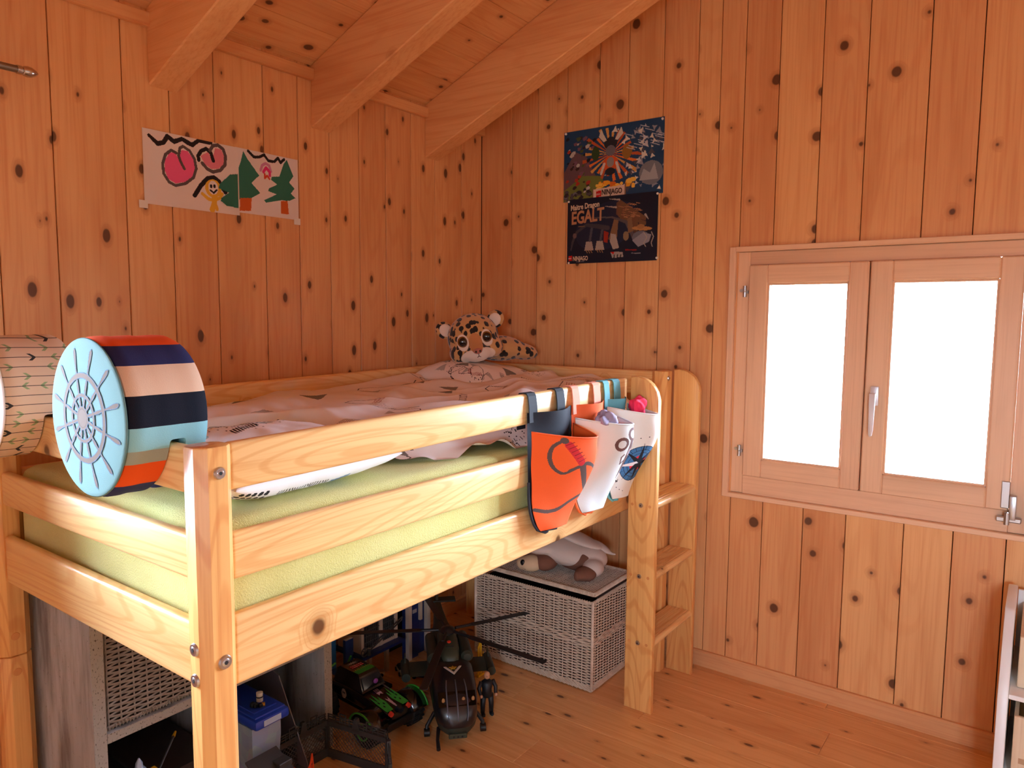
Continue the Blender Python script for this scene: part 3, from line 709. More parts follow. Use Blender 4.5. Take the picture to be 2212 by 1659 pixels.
# ------------------------------------------------------------------ hanging pockets on the guard rail
def pocket(label, x0, x1, z0, zm, depth, cback, cfront, img_fn, straps, seed, skew=.72, hemc=None, topz=1.185):
    g = 'pocket bags hanging from the front guard rail'
    root = thing('hanging_pocket', label, 'organizer', ((x0+x1)/2, -1.085, 1.24), g)
    Wd, H = x1-x0, topz-z0
    fb = vcol('bag_cloth', .8, .35, 700)
    ib = Img(Wd, H, 46, cback)
    def outline(u, v):                     # u 0..1, v 0..1 -> x shrink towards a rounded bottom
        k = np.sqrt(np.clip(1-(1-np.clip(v/.34, 0, 1))**2, 0.0, 1)); k = .30+.70*k
        return x0+Wd*(.5-.04*(1-v)+(u-.5)*k)
    def back(gx, gy, dy=0.):
        u, v = gx/Wd, gy/H
        y = -1.082-.040*ramp((v-.62)/.38)*np.abs(np.sin(u*math.pi))**1.5-.006*np.sin(u*9+seed)*(1-v)-.012*(1-v)
        return outline(u, v), y+dy, z0+gy+0*u
    surf('back_panel', ib, back, fb, root, smooth=True)
    Hp = zm-z0-.012; ip = Img(Wd, Hp, 150, cfront); img_fn(ip)
    if hemc is not None: pass
    def front(gx, gy):
        u, v = gx/Wd, gy/Hp
        vv = (v*Hp+.012)/H
        x = outline(.03+.94*u, vv)
        s = np.where(u < skew, np.sin(u/skew*math.pi/2), np.sin((1-u)/(1-skew)*math.pi/2)**.8)
        g_ = .18+.82*ramp(v*1.15)**.9
        y = -1.094-.012*(1-v)-depth*s*g_-.004*nz(u*6, v*7, seed, 1.4)
        x = x+depth*.20*s*g_*(1 if skew > .6 else .5)
        zt = z0+.012+gy-.022*s*v*v+.008*(1-s)*v
        if seed == 3: x = np.minimum(x, -.5035)
        return x, y, zt
    o = surf('front_pocket', ip, front, fb, root, smooth=True)
    md = o.modifiers.new('thick', 'SOLIDIFY'); md.thickness = .0018; md.offset = -1
    # rolled hem at the mouth
    us = np.linspace(0, 1, 26); a, b, c = front(us*Wd, np.full_like(us, Hp))
    bm = B(); tube(bm, list(zip(a, b, c)), .0028, 6); obj('mouth_hem', bm, mat('hem_'+str(seed), cfront, .8), root, smooth=True)
    bm = B()
    th = np.linspace(0, 1, 24); lo = [back(np.array([0.]), np.array([H*t]))for t in np.linspace(.45, 0, 10)]+[back(np.array([Wd*t]), np.array([0.])) for t in np.linspace(0, 1, 6)]+[back(np.array([Wd]), np.array([H*t])) for t in np.linspace(0, .45, 10)]
    tube(bm, [(float(a[0]), float(b[0])-.002, float(c[0])) for a, b, c in lo], .0045, 6); obj('bottom_binding', bm, mat('bind_'+str(seed), tuple(min(1, q*1.15+.02) for q in cback), .8), root, smooth=True)
    for sx_, wd in straps:
        bm = B(); zt = tz(sx_)+.0045; path = [(-1.088, topz-.03), (-1.086, 1.205), (-1.0815, zt-.01), (-1.076, zt-.002), (-1.062, zt), (-1.05, zt-.002), (-1.0445, zt-.01), (-1.043, 1.19), (-1.043, 1.13)]
        rings = []
        for y, z in path: rings.append([(sx_-wd/2, y, z), (sx_+wd/2, y, z)])
        vs = [[bm.verts.new(p) for p in r] for r in rings]
        for p, q_ in zip(vs, vs[1:]): bm.faces.new([p[0], p[1], q_[1], q_[0]])
        o = obj('strap', bm, mat('strap_'+str(seed), cback if seed != 2 else (.96, .62, .50), .8), root)
        md = o.modifiers.new('thick', 'SOLIDIFY'); md.thickness = .003; md.offset = 0
    return root
ORG = (.95, .38, .14); BRN = (.36, .29, .27); BK = (.10, .11, .15)
def sabre(im):
    w, h = im.w, im.h
    im.curve([(w*.02, h*.24), (w*.22, h*.20), (w*.42, h*.205), (w*.62, h*.27), (w*.80, h*.31), (w*.98, h*.32)], [.011, .012, .013, .013, .012, .010], BRN)
    im.curve([(w*.99, h*.30), (w*.86, h*.36), (w*.74, h*.46), (w*.64, h*.58), (w*.58, h*.68)], [.008, .014, .019, .022, .024], BRN)
    im.curve([(w*.40, h*.63), (w*.52, h*.665), (w*.64, h*.70), (w*.76, h*.665), (w*.84, h*.60)], [.006, .012, .014, .010, .005], BRN)
    im.curve([(w*.50, h*.655), (w*.34, h*.60), (w*.22, h*.66), (w*.17, h*.77), (w*.20, h*.88), (w*.31, h*.955)], [.009, .008, .010, .012, .010, .008], BRN)
    im.curve([(w*.55, h*.72), (w*.47, h*.80), (w*.37, h*.91)], .025, (.82, .16, .18))
    for k in range(6): im.line([(w*(.335+.035*k), h*(.905-.036*k)), (w*(.43+.035*k), h*(.945-.036*k))], .0024, (.5, .08, .12))
    im.ell(w*.32, h*.955, .012, .010, BRN)
def key(im):
    w, h = im.w, im.h; c = (.42, .30, .28)
    for cx, cy in ((.56, .76), (.76, .88), (.92, .76)):
        im.ell(w*cx, h*cy, .026, .026, c); im.ell(w*cx, h*cy, .015, .015, (.86, .89, .88))
    im.line([(w*.74, h*.80), (w*.76, h*.62), (w*.76, h*.45), (w*.75, h*.34)], [.016, .024, .016, .004], c)
    for s in (-1, 1): im.line([(w*.75, h*.58), (w*(.75+s*.10), h*.52), (w*(.75+s*.13), h*.60), (w*(.75+s*.09), h*.63)], .006, c)
    im.ell(w*.76, h*.66, .008, .014, (.62, .55, .56))
    im.poly([(0, h*.99), (w, h*.99), (w, h), (0, h)], (.55, .60, .58))
def compass(im):
    w, h = im.w, im.h; cx, cy, R = w*.62, h*.40, .066; bl = (.26, .46, .64); k = (.10, .10, .14)
    im.ell(cx, cy, R+.002, R+.002, k); im.ell(cx, cy, R, R, bl); im.ell(cx, cy, R*.80, R*.80, k, hole=.97); im.ell(cx, cy, R*.62, R*.62, k, hole=.96)
    for a in range(0, 360, 15): im.line([(cx+R*.8*math.cos(math.radians(a)), cy+R*.8*math.sin(math.radians(a))), (cx+R*math.cos(math.radians(a)), cy+R*math.sin(math.radians(a)))], .0012, k)
    for a in range(0, 360, 90):
        t = math.radians(a+22); im.poly([(cx, cy), (cx+R*.5*math.cos(t), cy+R*.5*math.sin(t)), (cx+R*.52*math.cos(t+.7), cy+R*.52*math.sin(t+.7))], (.85, .18, .25))
    for a, c1, L in ((0, k, 1.2), (45, k, 1.15), (90, k, 1.2), (135, k, 1.15), (180, (.95, .93, .93), 1.25), (225, k, 1.15), (270, k, 1.2), (315, k, 1.15)):
        t = math.radians(a+8); im.poly([(cx+R*L*math.cos(t), cy+R*L*math.sin(t)), (cx+R*.20*math.cos(t+.7), cy+R*.20*math.sin(t+.7)), (cx, cy), (cx+R*.2*math.cos(t-.7), cy+R*.2*math.sin(t-.7))], c1)
    def stroke(x, y, s, pts): im.line([(x+a*s, y+b*s) for a, b in pts], .0022, k)
    Nn = [(0, 0), (0, 1), (.8, 0), (.8, 1)]; Ww = [(0, 1), (.25, 0), (.5, .7), (.75, 0), (1, 1)]; Ss = [(.7, .9), (.3, 1), (0, .75), (.6, .35), (.5, 0), (0, .1)]
    stroke(w*.10, h*.66, .010, Nn); im.ell(w*.19, h*.66, .0016, .0016, k); stroke(w*.21, h*.67, .010, Ww)
    stroke(w*.06, h*.20, .010, Ss); im.ell(w*.13, h*.20, .0016, .0016, k); stroke(w*.16, h*.19, .010, Ww)
    for a, b in ((.05, .52), (.10, .33), (.30, .10), (.20, .13), (.42, .08), (.45, .70), (.60, .72)): im.ell(w*a, h*b, .002, .002, k)
pocket('black hanging pocket with an orange front printed with a sabre', -1.135, -.885, .808, 1.120, .105, BK, ORG, sabre, ((-1.11, .042), (-.955, .045)), 1, .78)
pocket('orange hanging pocket with a grey-white front printed with an ornate key', -.885, -.665, .812, 1.135, .115, (.93, .40, .18), (.86, .89, .88), key, ((-.862, .042), (-.725, .045)), 2, .78)
pocket('teal hanging pocket beside the ladder with a cream front printed with a compass', -.668, -.512, .818, 1.150, .125, (.42, .70, .74), (.92, .90, .86), compass, ((-.655, .035), (-.58, .045)), 3, .84)
def cloth_lump(name, label, cat, c, s, col, seed, rot=0):
    bm = B(); bmesh.ops.create_icosphere(bm, subdivisions=4, radius=1)
    for v in bm.verts:
        p = v.co; f = 1+.16*math.sin(5*p.x+3*p.z+seed)+.12*math.sin(9*p.y+seed*2+4*p.x)+.05*math.sin(22*p.x+7*p.y)
        v.co = Vector((p.x*s[0]*f, p.y*s[1]*f, p.z*s[2]*f))
    bmesh.ops.transform(bm, matrix=Matrix.Translation(c) @ Matrix.Rotation(rot, 4, 'Y'), verts=bm.verts)
    o = obj(name, bm, mat(name+str(seed), col, .9, bump=.5, nscale=80), smooth=True); return props(o, label, cat)
cloth_lump('folded_cloth', 'crumpled lilac-grey cloth poking out of the key-printed pocket', 'cloth', (-.77, -1.150, 1.133), (.048, .028, .026), (.60, .56, .66), 1, .2)
cloth_lump('folded_cloth', 'bright pink cloth poking out of the compass-printed pocket', 'cloth', (-.560, -1.158, 1.158), (.036, .026, .030), (.92, .16, .32), 3, -.1)

# ------------------------------------------------------------------ paper on the walls
paper = vcol('paper_print', .75)
white = mat('pin_white', (.93, .92, .88), .4)
def wallp(o_x, o_z, side):           # maps print coords to wall plane: 'a' = wall y=0, 'b' = wall x=0
    if side == 'a': return lambda a, b: (o_x+a, -.003-.0012*np.abs(np.sin(a*9)*np.sin(b*13)), o_z+b)
    return lambda a, b: (-.003-.0015*np.abs(np.sin(a*8)*np.sin(b*11)), o_x-a, o_z+b)
# child's painting: two taped sheets
dr = thing('painting', "child's painting of pink hearts, a smiling yellow figure and green trees", 'drawing', (-1.40, -.003, 1.93))
P1 = Img(.335, .232, 190, (.90, .84, .80)); Kk = (.13, .10, .11); PK = (.93, .38, .56); gr_ = (.36, .31, .31)
def S1(l): return [((x-52)/1230*.335, .222-(y-120-(x-52)*.165)/1000*.232*1.13) for x, y in l]
P1.line(S1([(130, 170), (230, 265), (300, 250), (350, 175), (430, 235), (530, 200), (600, 240), (660, 270), (740, 210), (800, 225), (910, 240)]), [.010, .015, .014, .015, .015, .013, .016, .014, .012, .012, .010], Kk)
P1.poly(S1([(310, 460), (370, 370), (430, 360), (480, 440), (520, 330), (600, 350), (670, 450), (690, 560), (650, 660), (560, 720), (430, 740), (340, 680), (300, 570)]), PK)
P1.line(S1([(545, 560), (500, 470), (480, 400), (500, 310), (540, 290), (620, 340), (680, 440), (700, 560), (660, 670), (560, 740), (430, 765), (350, 720), (290, 620), (280, 500), (320, 390), (390, 340), (450, 370)]), .0095, gr_)
P1.poly(S1([(760, 400), (860, 350), (920, 440), (960, 300), (1040, 310), (1085, 400), (1080, 500), (1000, 560), (900, 565), (820, 510)]), (.88, .50, .56))
P1.line(S1([(930, 460), (900, 360), (840, 310), (770, 340), (730, 400), (735, 450)]), .0125, Kk)
P1.line(S1([(890, 330), (930, 270), (1000, 260), (1070, 310), (1100, 400), (1090, 510), (1020, 580), (920, 600), (840, 560), (780, 490)]), .0115, gr_)
P1.line(S1([(670, 890), (760, 760), (850, 680), (930, 670), (1000, 720), (1040, 800), (1085, 860)]), .015, Kk)
YL = (.88, .67, .22); P1.ell(*S1([(920, 810)])[0], .030, .030, YL); P1.ell(*S1([(918, 800)])[0], .018, .023, (.90, .84, .80))
for p_ in ((890, 780), (935, 780)): P1.ell(*S1([p_])[0], .0045, .0065, Kk)
P1.line(S1([(880, 830), (925, 865), (965, 830)]), .006, Kk)
P1.line(S1([(770, 870), (850, 940), (930, 960), (1010, 930), (1040, 880)]), .011, YL); P1.line(S1([(930, 920), (930, 1000), (900, 1075)]), .02, YL); P1.line(S1([(935, 980), (965, 1075)]), .012, YL)
surf('paper_sheet', P1, wallp(-1.695, 1.815, 'a'), paper, dr)
P2 = Img(.262, .222, 150, (.89, .83, .80)); GRN = (.20, .44, .36); TRK = (.78, .36, .14)
def S2(l): return [((x-1283)/820*.268, .222-(y-265-(x-1283)*.165)/905*.222*1.02) for x, y in l]
P2.line(S2([(1440, 310), (1510, 390), (1580, 385), (1640, 350), (1690, 430), (1770, 440), (1820, 385), (1850, 450), (1900, 400)]), .010, Kk)
P2.poly(S2([(1380, 315), (1430, 420), (1570, 645), (1470, 750), (1580, 890), (1460, 965), (1290, 985), (1283, 980), (1283, 600), (1310, 580), (1350, 450)]), GRN)
P2.poly(S2([(1935, 400), (2020, 640), (1960, 730), (2035, 820), (1980, 890), (2045, 960), (1960, 1000), (1850, 990), (1650, 1025), (1625, 990), (1790, 905), (1680, 860), (1690, 820), (1800, 765), (1720, 700), (1730, 655), (1830, 650), (1890, 470)]), GRN)
P2.poly(S2([(1330, 960), (1470, 960), (1460, 1140), (1320, 1135)]), TRK); P2.poly(S2([(1845, 1000), (1935, 1000), (1950, 1195), (1845, 1185)]), TRK)
P2.line(S2([(1590, 570), (1610, 500), (1655, 470), (1700, 500), (1720, 580)]), .010, (.80, .52, .64)); P2.line(S2([(1625, 590), (1660, 530), (1705, 590), (1705, 640)]), .011, (.85, .20, .45)); P2.line(S2([(1640, 620), (1640, 680), (1670, 640), (1700, 690)]), .007, (.80, .25, .15))
surf('paper_sheet', P2, wallp(-1.372, 1.826, 'a'), paper, dr)
P3 = Img(.075, .13, 40); P3.poly([(.075, .118), (.045, .112), (.006, .075), (.0, .06), (.04, .05), (.01, .028), (.008, .018), (.03, .004), (.075, .002)], GRN)
surf('painted_branch', P3, lambda a, b: (-1.4405+a, -.0052, 1.838+b), paper, dr, masked=True)
tp = mat('clear_tape', (.9, .88, .84), .25, spec=.8)
for x, z in ((-1.700, 1.812), (-1.118, 1.820)):
    bm = B(); bx(bm, x-.014, x+.014, -.0056, -.0048, z-.012, z+.012, 0, T=None); obj('tape', bm, tp, dr)
# upper poster: busy fantasy scene kept abstract
po = thing('poster', 'upper wall poster with an orange burst on a blue sky and a white title scroll', 'poster', (-.003, -.73, 2.0), 'posters pinned beside the corner')
U = Img(.492, .312, 210, (.12, .25, .38)); r = random.Random(8)
U.poly([(0, .0), (0, .13), (.06, .22), (.12, .19), (.17, .10), (.17, 0)], (.40, .30, .32)); U.poly([(0, .05), (.10, .11), (.20, .10), (.22, .03), (.1, 0), (0, 0)], (.42, .45, .22))
for k in range(24):
    a = 2*math.pi*k/24+.1; L = .10+.06*r.random(); U.poly([(.24, .19), (.24+L*math.cos(a), .19+L*.9*math.sin(a)), (.24+L*math.cos(a+.12), .19+L*.9*math.sin(a+.12))], r.choice([(.85, .45, .20), (.80, .60, .32), (.72, .34, .18)]))
for k in range(70):
    x, y = r.gauss(.39, .06), r.uniform(.02, .29); s = r.uniform(.006, .02); a = r.random()*3; c_ = r.choice([(.74, .74, .76), (.55, .56, .60), (.82, .80, .74), (.30, .30, .34)])
    U.poly([(x+s*math.cos(a+t)*(1 if i % 2 else .4), y+s*math.sin(a+t)*(1 if i % 2 else .4)) for i, t in enumerate(np.linspace(0, 6.28, 7)[:-1])], c_)
for k in range(60):
    x, y = r.gauss(.09, .05), r.uniform(.02, .28); s = r.uniform(.004, .014); a = r.random()*3; c_ = r.choice([(.20, .14, .14), (.65, .22, .15), (.72, .70, .66), (.45, .32, .38), (.30, .34, .20), (.10, .10, .14)])
    U.poly([(x+s*math.cos(a+t), y+s*.8*math.sin(a+t*1.1)) for t in np.linspace(0, 6.28, 6)[:-1]], c_)
for x, y, rx, ry, c_ in ((.24, .235, .032, .028, (.16, .16, .18)), (.24, .205, .024, .022, (.42, .40, .42)), (.24, .15, .038, .032, (.80, .34, .16)), (.24, .155, .018, .022, (.55, .52, .50)), (.24, .115, .024, .016, (.14, .15, .18)), (.165, .20, .020, .03, (.20, .28, .14)), (.32, .19, .024, .03, (.55, .40, .18))): U.ell(x, y, rx, ry, c_)
for s in (-1, 1): U.poly([(.24+s*.02, .25), (.24+s*.05, .30), (.24+s*.06, .27), (.24+s*.035, .245)], (.80, .77, .70)); U.line([(.24+s*.03, .15), (.24+s*.045, .11)], .012, (.78, .76, .72))
for k in range(26): U.ell(r.uniform(.15, .36), r.gauss(.062, .010), r.uniform(.006, .018), r.uniform(.005, .011), r.choice([(.88, .62, .16), (.82, .42, .12), (.92, .74, .30)]))
for k in range(24): U.ell(r.uniform(0, .15), r.uniform(0, .05), r.uniform(.006, .016), r.uniform(.004, .010), r.choice([(.30, .28, .30), (.42, .40, .42), (.18, .16, .18)]))
for k in range(18): x = r.uniform(.30, .48); y = r.uniform(.2, .31); U.line([(x, y), (x+.04, y-.014)], .003, (.70, .72, .76))
U.ell(.435, .09, .055, .05, (.45, .47, .50)); U.poly([(.38, .06), (.40, .11), (.43, .09), (.45, .13), (.47, .06)], (.62, .64, .66))
U.poly([(.155, .0), (.155, .045), (.315, .052), (.315, .004)], (.84, .74, .66)); U.line([(.155, 0), (.155, .05)], .006, (.50, .38, .30)); U.line([(.315, .002), (.315, .056)], .006, (.50, .38, .30))
U.poly([(.170, .010), (.170, .036), (.196, .037), (.196, .011)], (.80, .12, .10))
surf('printed_sheet', U, wallp(-.483, 1.991, 'b'), paper, po)
TB = Matrix(((0, 0, -1, 0), (-1, 0, 0, 0), (0, 1, 0, 0), (0, 0, 0, 1)))   # text plane onto wall x=0, reading towards -y
def tmat(y, z, off=.0062): return Matrix.Translation((-off, y, z)) @ TB
inkw = mat('ink_white', (.86, .83, .80), .7); inkd = mat('ink_dark', (.20, .13, .12), .7); inkt = mat('ink_tan', (.72, .52, .38), .7); inkg = mat('ink_cream', (.84, .76, .66), .7)
text('title_lettering', 'NINJAGO', .032, inkd, po, tmat(-.683, 2.0085), sx=.74, bold=.0007)
text('logo_lettering', 'LEGO', .0105, inkw, po, tmat(-.6545, 2.009), sx=.80)
def pins(root, pts):
    for y, z in pts:
        bm = B(); cyl(bm, (-.0045, y, z), (-.0085, y, z), .0055, .0045, 14); obj('drawing_pin', bm, white, root, auto=40)
pins(po, ((-.493, 2.296), (-.966, 2.294), (-.958, 2.014)))
# lower poster
p2 = thing('poster', 'lower dark blue wall poster reading EGALT with a tan winged creature', 'poster', (-.003, -.73, 1.71), 'posters pinned beside the corner')
Q = Img(.448, .288, 200, (.09, .10, .17)); r = random.Random(3)
Q.ell(.20, .16, .16, .10, (.13, .16, .26), .3, .7)
BRZ = (.50, .38, .28); LG = (.66, .62, .58)
for k in range(20):
    x, y = .25+.0065*k, .265-.006*k
    Q.poly([(x, y-.01), (x+.02, y+.002), (.395, .185-.0012*k), (.36, .18), (x+.0, y-.06-.0005*k)], (.42+.01*(k % 3), .29+.008*(k % 4), .22))
for k in range(46):
    x = r.uniform(.26, .36); y = r.uniform(.19, .25); Q.line([(x, y), (x+.016, y-.004)], .0022, (.66, .46, .32))
Q.line([(.215, .275), (.265, .268)], [.002, .008], LG); Q.line([(.195, .245), (.25, .236)], [.002, .008], LG); Q.line([(.39, .195), (.405, .175)], [.010, .002], LG)
Q.line([(.12, .20), (.23, .195), (.30, .17), (.34, .10)], [.004, .008, .014, .02], (.34, .31, .32)); Q.poly([(.215, .10), (.24, .185), (.262, .18), (.255, .09)], BRZ); Q.poly([(.305, .185), (.325, .19), (.335, .13), (.31, .12)], BRZ)
Q.poly([(.225, .125), (.25, .12), (.268, .06), (.238, .055), (.222, .09)], (.66, .62, .58)); Q.poly([(.19, .14), (.215, .13), (.21, .085), (.19, .09)], (.60, .18, .12))
for x in (.10, .155): Q.poly([(x, .095), (x+.03, .095), (x+.04, .055), (x-.008, .055)], LG); Q.line([(x+.02, .10), (x+.03, .16)], .012, (.30, .30, .34)); [Q.line([(x+.012*j, .058), (x+.012*j+.008, .045)], .003, (.66, .50, .34)) for j in range(3)]
Q.line([(.02, .06), (.03, .10), (.05, .14), (.10, .17), (.16, .16), (.21, .15)], [.006, .012, .012, .014, .02, .02], (.26, .24, .27)); Q.line([(.06, .165), (.09, .165)], .006, BRZ); Q.ell(.04, .125, .010, .012, (.42, .34, .34))
Q.ell(.375, .138, .048, .009, (.70, .50, .30), -.08); Q.ell(.37, .146, .018, .010, (.62, .44, .28)); Q.ell(.37, .10, .040, .028, (.42, .43, .48)); Q.poly([(.33, .09), (.36, .06), (.41, .08), (.42, .11), (.38, .12)], (.55, .56, .60)); Q.ell(.30, .11, .014, .02, (.52, .44, .34))
for s in (0, 1): Q.line([(.385+s*.035, .12), (.40+s*.03, .10), (.385+s*.035, .075), (.395+s*.03, .06)], .004, LG)
Q.line([(.30, .05), (.35, .048)], .006, (.55, .12, .12)); Q.line([(.33, .035), (.37, .033)], .004, (.5, .5, .52)); Q.poly([(.225, .045), (.285, .043), (.29, .02), (.235, .018)], (.62, .60, .58)); Q.poly([(.225, .045), (.245, .045), (.24, .032)], (.75, .12, .10))
for j in range(3): Q.line([(.245+j*.016, .03), (.243+j*.016, .018)], .005, (.08, .08, .12))
Q.poly([(.008, .012), (.008, .036), (.028, .037), (.028, .013)], (.80, .12, .10)); Q.line([(.05, .007), (.09, .007)], .0022, (.5, .5, .52))
surf('printed_sheet', Q, lambda a, b: (-.0060-.001*np.abs(np.sin(a*7)), -.508-a, 1.712+b), paper, p2)
text('title_lettering', 'Maitre Dragon', .0340, inkg, p2, tmat(-.526, 1.9500, .009) @ Matrix.Rotation(.06, 4, 'Z'), sx=.74, shear=.08, bold=.0009)
text('title_lettering', 'EGALT', .078, inkt, p2, tmat(-.530, 1.889, .009) @ Matrix.Rotation(.06, 4, 'Z'), sx=.72, shear=.1, extrude=.0007, bold=.0022)
text('logo_lettering', 'NINJAGO', .028, inkg, p2, tmat(-.541, 1.725, .009), sx=.66, bold=.0006)
text('logo_lettering', 'LEGO', .0085, inkw, p2, tmat(-.517, 1.733, .009), sx=.75)
pins(p2, ((-.514, 1.992), (-.952, 1.990), (-.955, 1.722), (-.518, 1.716)))
# curtain rod end
rod = thing('curtain_rod', 'brass-grey curtain rod end with a pointed finial at the upper left picture edge', 'curtain rod', (-2.9, -.08, 2.11))
rm = mat('old_nickel', (.55, .52, .48), .3, .9)
bm = B(); cyl(bm, (-2.063, -.08, 2.109), (-3.93, -.08, 2.109), .0095, n=20); obj('rod', bm, rm, rod, auto=40)
for s, x in ((1, -2.063), (-1, -3.93)):
    bm = B(); lathe(bm, [(.0096, 0), (.0115, .001), (.0115, .012), (.009, .014), (.0125, .017), (.0145, .026), (.013, .036), (.008, .046), (.002, .052)], n=24, T=Matrix.Translation((x, -.08, 2.109)) @ Matrix.Rotation(s*math.pi/2, 4, 'Y')); obj('finial', bm, mat('nickel', (.78, .76, .74), .2, 1.), rod, auto=30)
for x in (-2.24, -3.72):
    bm = B(); cyl(bm, (x, -.0, 2.109), (x, -.066, 2.109), .006); lathe(bm, [(.022, 0), (.022, .004), (.012, .007)], n=20, T=Matrix.Translation((x, 0, 2.109)) @ Matrix.Rotation(math.pi/2, 4, 'X')); lathe(bm, [(.014, -.006), (.014, .006)], n=20, T=Matrix.Translation((x, -.08, 2.109)) @ Matrix.Rotation(math.pi/2, 4, 'Y')); obj('bracket', bm, rm, rod, auto=40)

# ------------------------------------------------------------------ plush toys
def meta(balls, res=.008, thr=.6):
    mb = bpy.data.metaballs.new('mb'); mb.resolution = res; mb.render_resolution = res; mb.threshold = thr
    for e_ in balls:
        e = mb.elements.new(type='ELLIPSOID' if len(e_) > 2 else 'BALL'); e.co = e_[0]; e.radius = 1.0 if len(e_) > 2 else e_[1]*1.0
        if len(e_) > 2:
            e.radius = 1; e.size_x, e.size_y, e.size_z = e_[1]
            e.rotation = e_[2]
    o = bpy.data.objects.new('mb', mb); C.objects.link(o)
    me = bpy.data.meshes.new_from_object(o.evaluated_get(bpy.context.evaluated_depsgraph_get())); bpy.data.objects.remove(o); return me
def blend(name, parts, m, parent, vox=.006, it=6):
    """one continuous surface: remeshed and smoothed union of ellipsoids / tubes"""
    bm = B()
    for f in parts: f(bm)
    me = bpy.data.meshes.new('b'); bmesh.ops.recalc_face_normals(bm, faces=bm.faces); bm.to_mesh(me); bm.free(); a = bpy.data.objects.new('a', me); C.objects.link(a)
    md = a.modifiers.new('r', 'REMESH'); md.mode = 'VOXEL'; md.voxel_size = vox
    md = a.modifiers.new('s', 'SMOOTH'); md.factor = .5; md.iterations = it
    r = bpy.data.meshes.new_from_object(a.evaluated_get(bpy.context.evaluated_depsgraph_get())); bpy.data.objects.remove(a)
    return link(name, r, m, parent, center=False, smooth=True)
def EL(c, r, rot=None): return lambda bm: ball(bm, c, r, 28, 18, rot)
# spotted plush cat resting on the far pillow; local frame: face looks along -Y, then turned to the camera
n = N('spotted_plush'); tc = n.n('TexCoord').outputs['Object']
vo = n.n('TexVoronoi', feature='F1'); vo.inputs['Scale'].default_value = 50; n.put(vo.inputs['Vector'], n.vm('ADD', n.vm('MULTIPLY', tc, (1, 1, .75)), (.3, .1, .2)))
spt = n.ss(n.math('ADD', vo.outputs['Distance'], n.math('MULTIPLY', n.noise(tc, 120, 1), .22)), .60, .54)
sp = n.n('SeparateXYZ'); n.t.links.new(tc, sp.inputs[0]); X_, Y_, Z_ = sp.outputs
def blob(n, c, r):     # soft mask around a local point
    d = n.vm('MULTIPLY', n.vm('SUBTRACT', tc, c), tuple(1/q for q in r)); l = n.n('VectorMath', operation='LENGTH'); n.t.links.new(d, l.inputs[0]); return n.ss(l.outputs['Value'], 1.06, .96)
muz = n.math('MAXIMUM', blob(n, (.026, -.10, -.053), (.042, .05, .032)), blob(n, (-.026, -.10, -.053), (.042, .05, .032)))
eyeb = n.math('MAXIMUM', blob(n, (.044, -.085, .010), (.021, .05, .030)), blob(n, (-.044, -.085, .010), (.021, .05, .030)))
nose_br = blob(n, (0, -.10, .0), (.024, .08, .036))
wh = n.math('MAXIMUM', muz, eyeb)
clean = n.math('MAXIMUM', wh, nose_br)
col = n.mix(n.math('MULTIPLY', spt, n.math('SUBTRACT', 1., clean)), (*lin((.80, .60, .38)), 1), (.022, .015, .012, 1))
col = n.mix(wh, col, (*lin((.90, .82, .74)), 1)); col = n.mix(nose_br, col, (*lin((.76, .50, .30)), 1))
n.set(Base_Color=col, Roughness=.95, Specular_IOR_Level=.1, Sheen_Weight=.4); n.bump(n.noise(tc, 700, 2), .4, .002); spotted = n.m
cat = thing('plush_cat', 'spotted plush leopard with big dark eyes lying on the far corner pillow', 'plush toy', (-.445, -.315, 1.365), local=True,
            rot=(math.radians(4), math.radians(-13), math.radians(-47)))
cat.scale = (1.2, 1.2, 1.2)
R13 = Matrix.Rotation
blend('cat_body', [EL((0, 0, .012), (.093, .082, .086)), EL((.0, -.062, -.036), (.052, .042, .034)), EL((0, -.062, .0), (.025, .03, .03)), EL((.052, -.03, -.03), (.045, .05, .042)), EL((-.052, -.03, -.03), (.045, .05, .042)),
     EL((.085, .07, -.055), (.105, .07, .048), R13(.25, 4, 'Y')), EL((.165, .08, -.085), (.07, .05, .032), R13(.4, 4, 'Y')), EL((.0, .06, -.04), (.08, .06, .045))], spotted, cat, .0045, 5)
furw = mat('plush_white', (.90, .82, .74), .95, bump=.4, nscale=150)
for s in (-1, 1):
    T = Matrix.Translation((s*.094, .012, .058)) @ Matrix.Rotation(s*math.radians(38), 4, 'Y') @ Matrix.Rotation(s*math.radians(-20), 4, 'Z')
    bm = B(); ball(bm, (0, 0, 0), (.031, .012, .033), 20, 14); bmesh.ops.transform(bm, matrix=T, verts=bm.verts); e_ = obj('ear', bm, spotted, cat, smooth=True, center=False)
    bm = B(); ball(bm, (0, -.0075, -.003), (.023, .008, .025), 18, 12); bmesh.ops.transform(bm, matrix=T, verts=bm.verts); obj('inner_ear', bm, furw, e_, smooth=True, center=False)
    c = Vector((s*.043, -.0715, .012))
    bm = B(); ball(bm, c, (.0185, .012, .0195), 20, 14); ey = obj('eye', bm, mat('eye_amber', (.55, .33, .12), .15), cat, smooth=True, center=False)
    bm = B(); ball(bm, c+Vector((0, -.0035, 0)), (.0155, .011, .0165), 20, 14); obj('pupil', bm, mat('eye_black', (.02, .02, .03), .05, coat=1.), ey, smooth=True, center=False)
bm = B(); ball(bm, (0, -.1065, -.026), (.0155, .008, .010), 16, 10); ns = obj('nose', bm, mat('nose_pink', (.72, .42, .34), .7), cat, smooth=True, center=False)
for s in (-1, 1): bm = B(); ball(bm, (s*.007, -.1125, -.027), (.0038, .003, .004), 10, 8); obj('nostril', bm, mat('eye_black', (0, 0, 0)), ns, center=False)
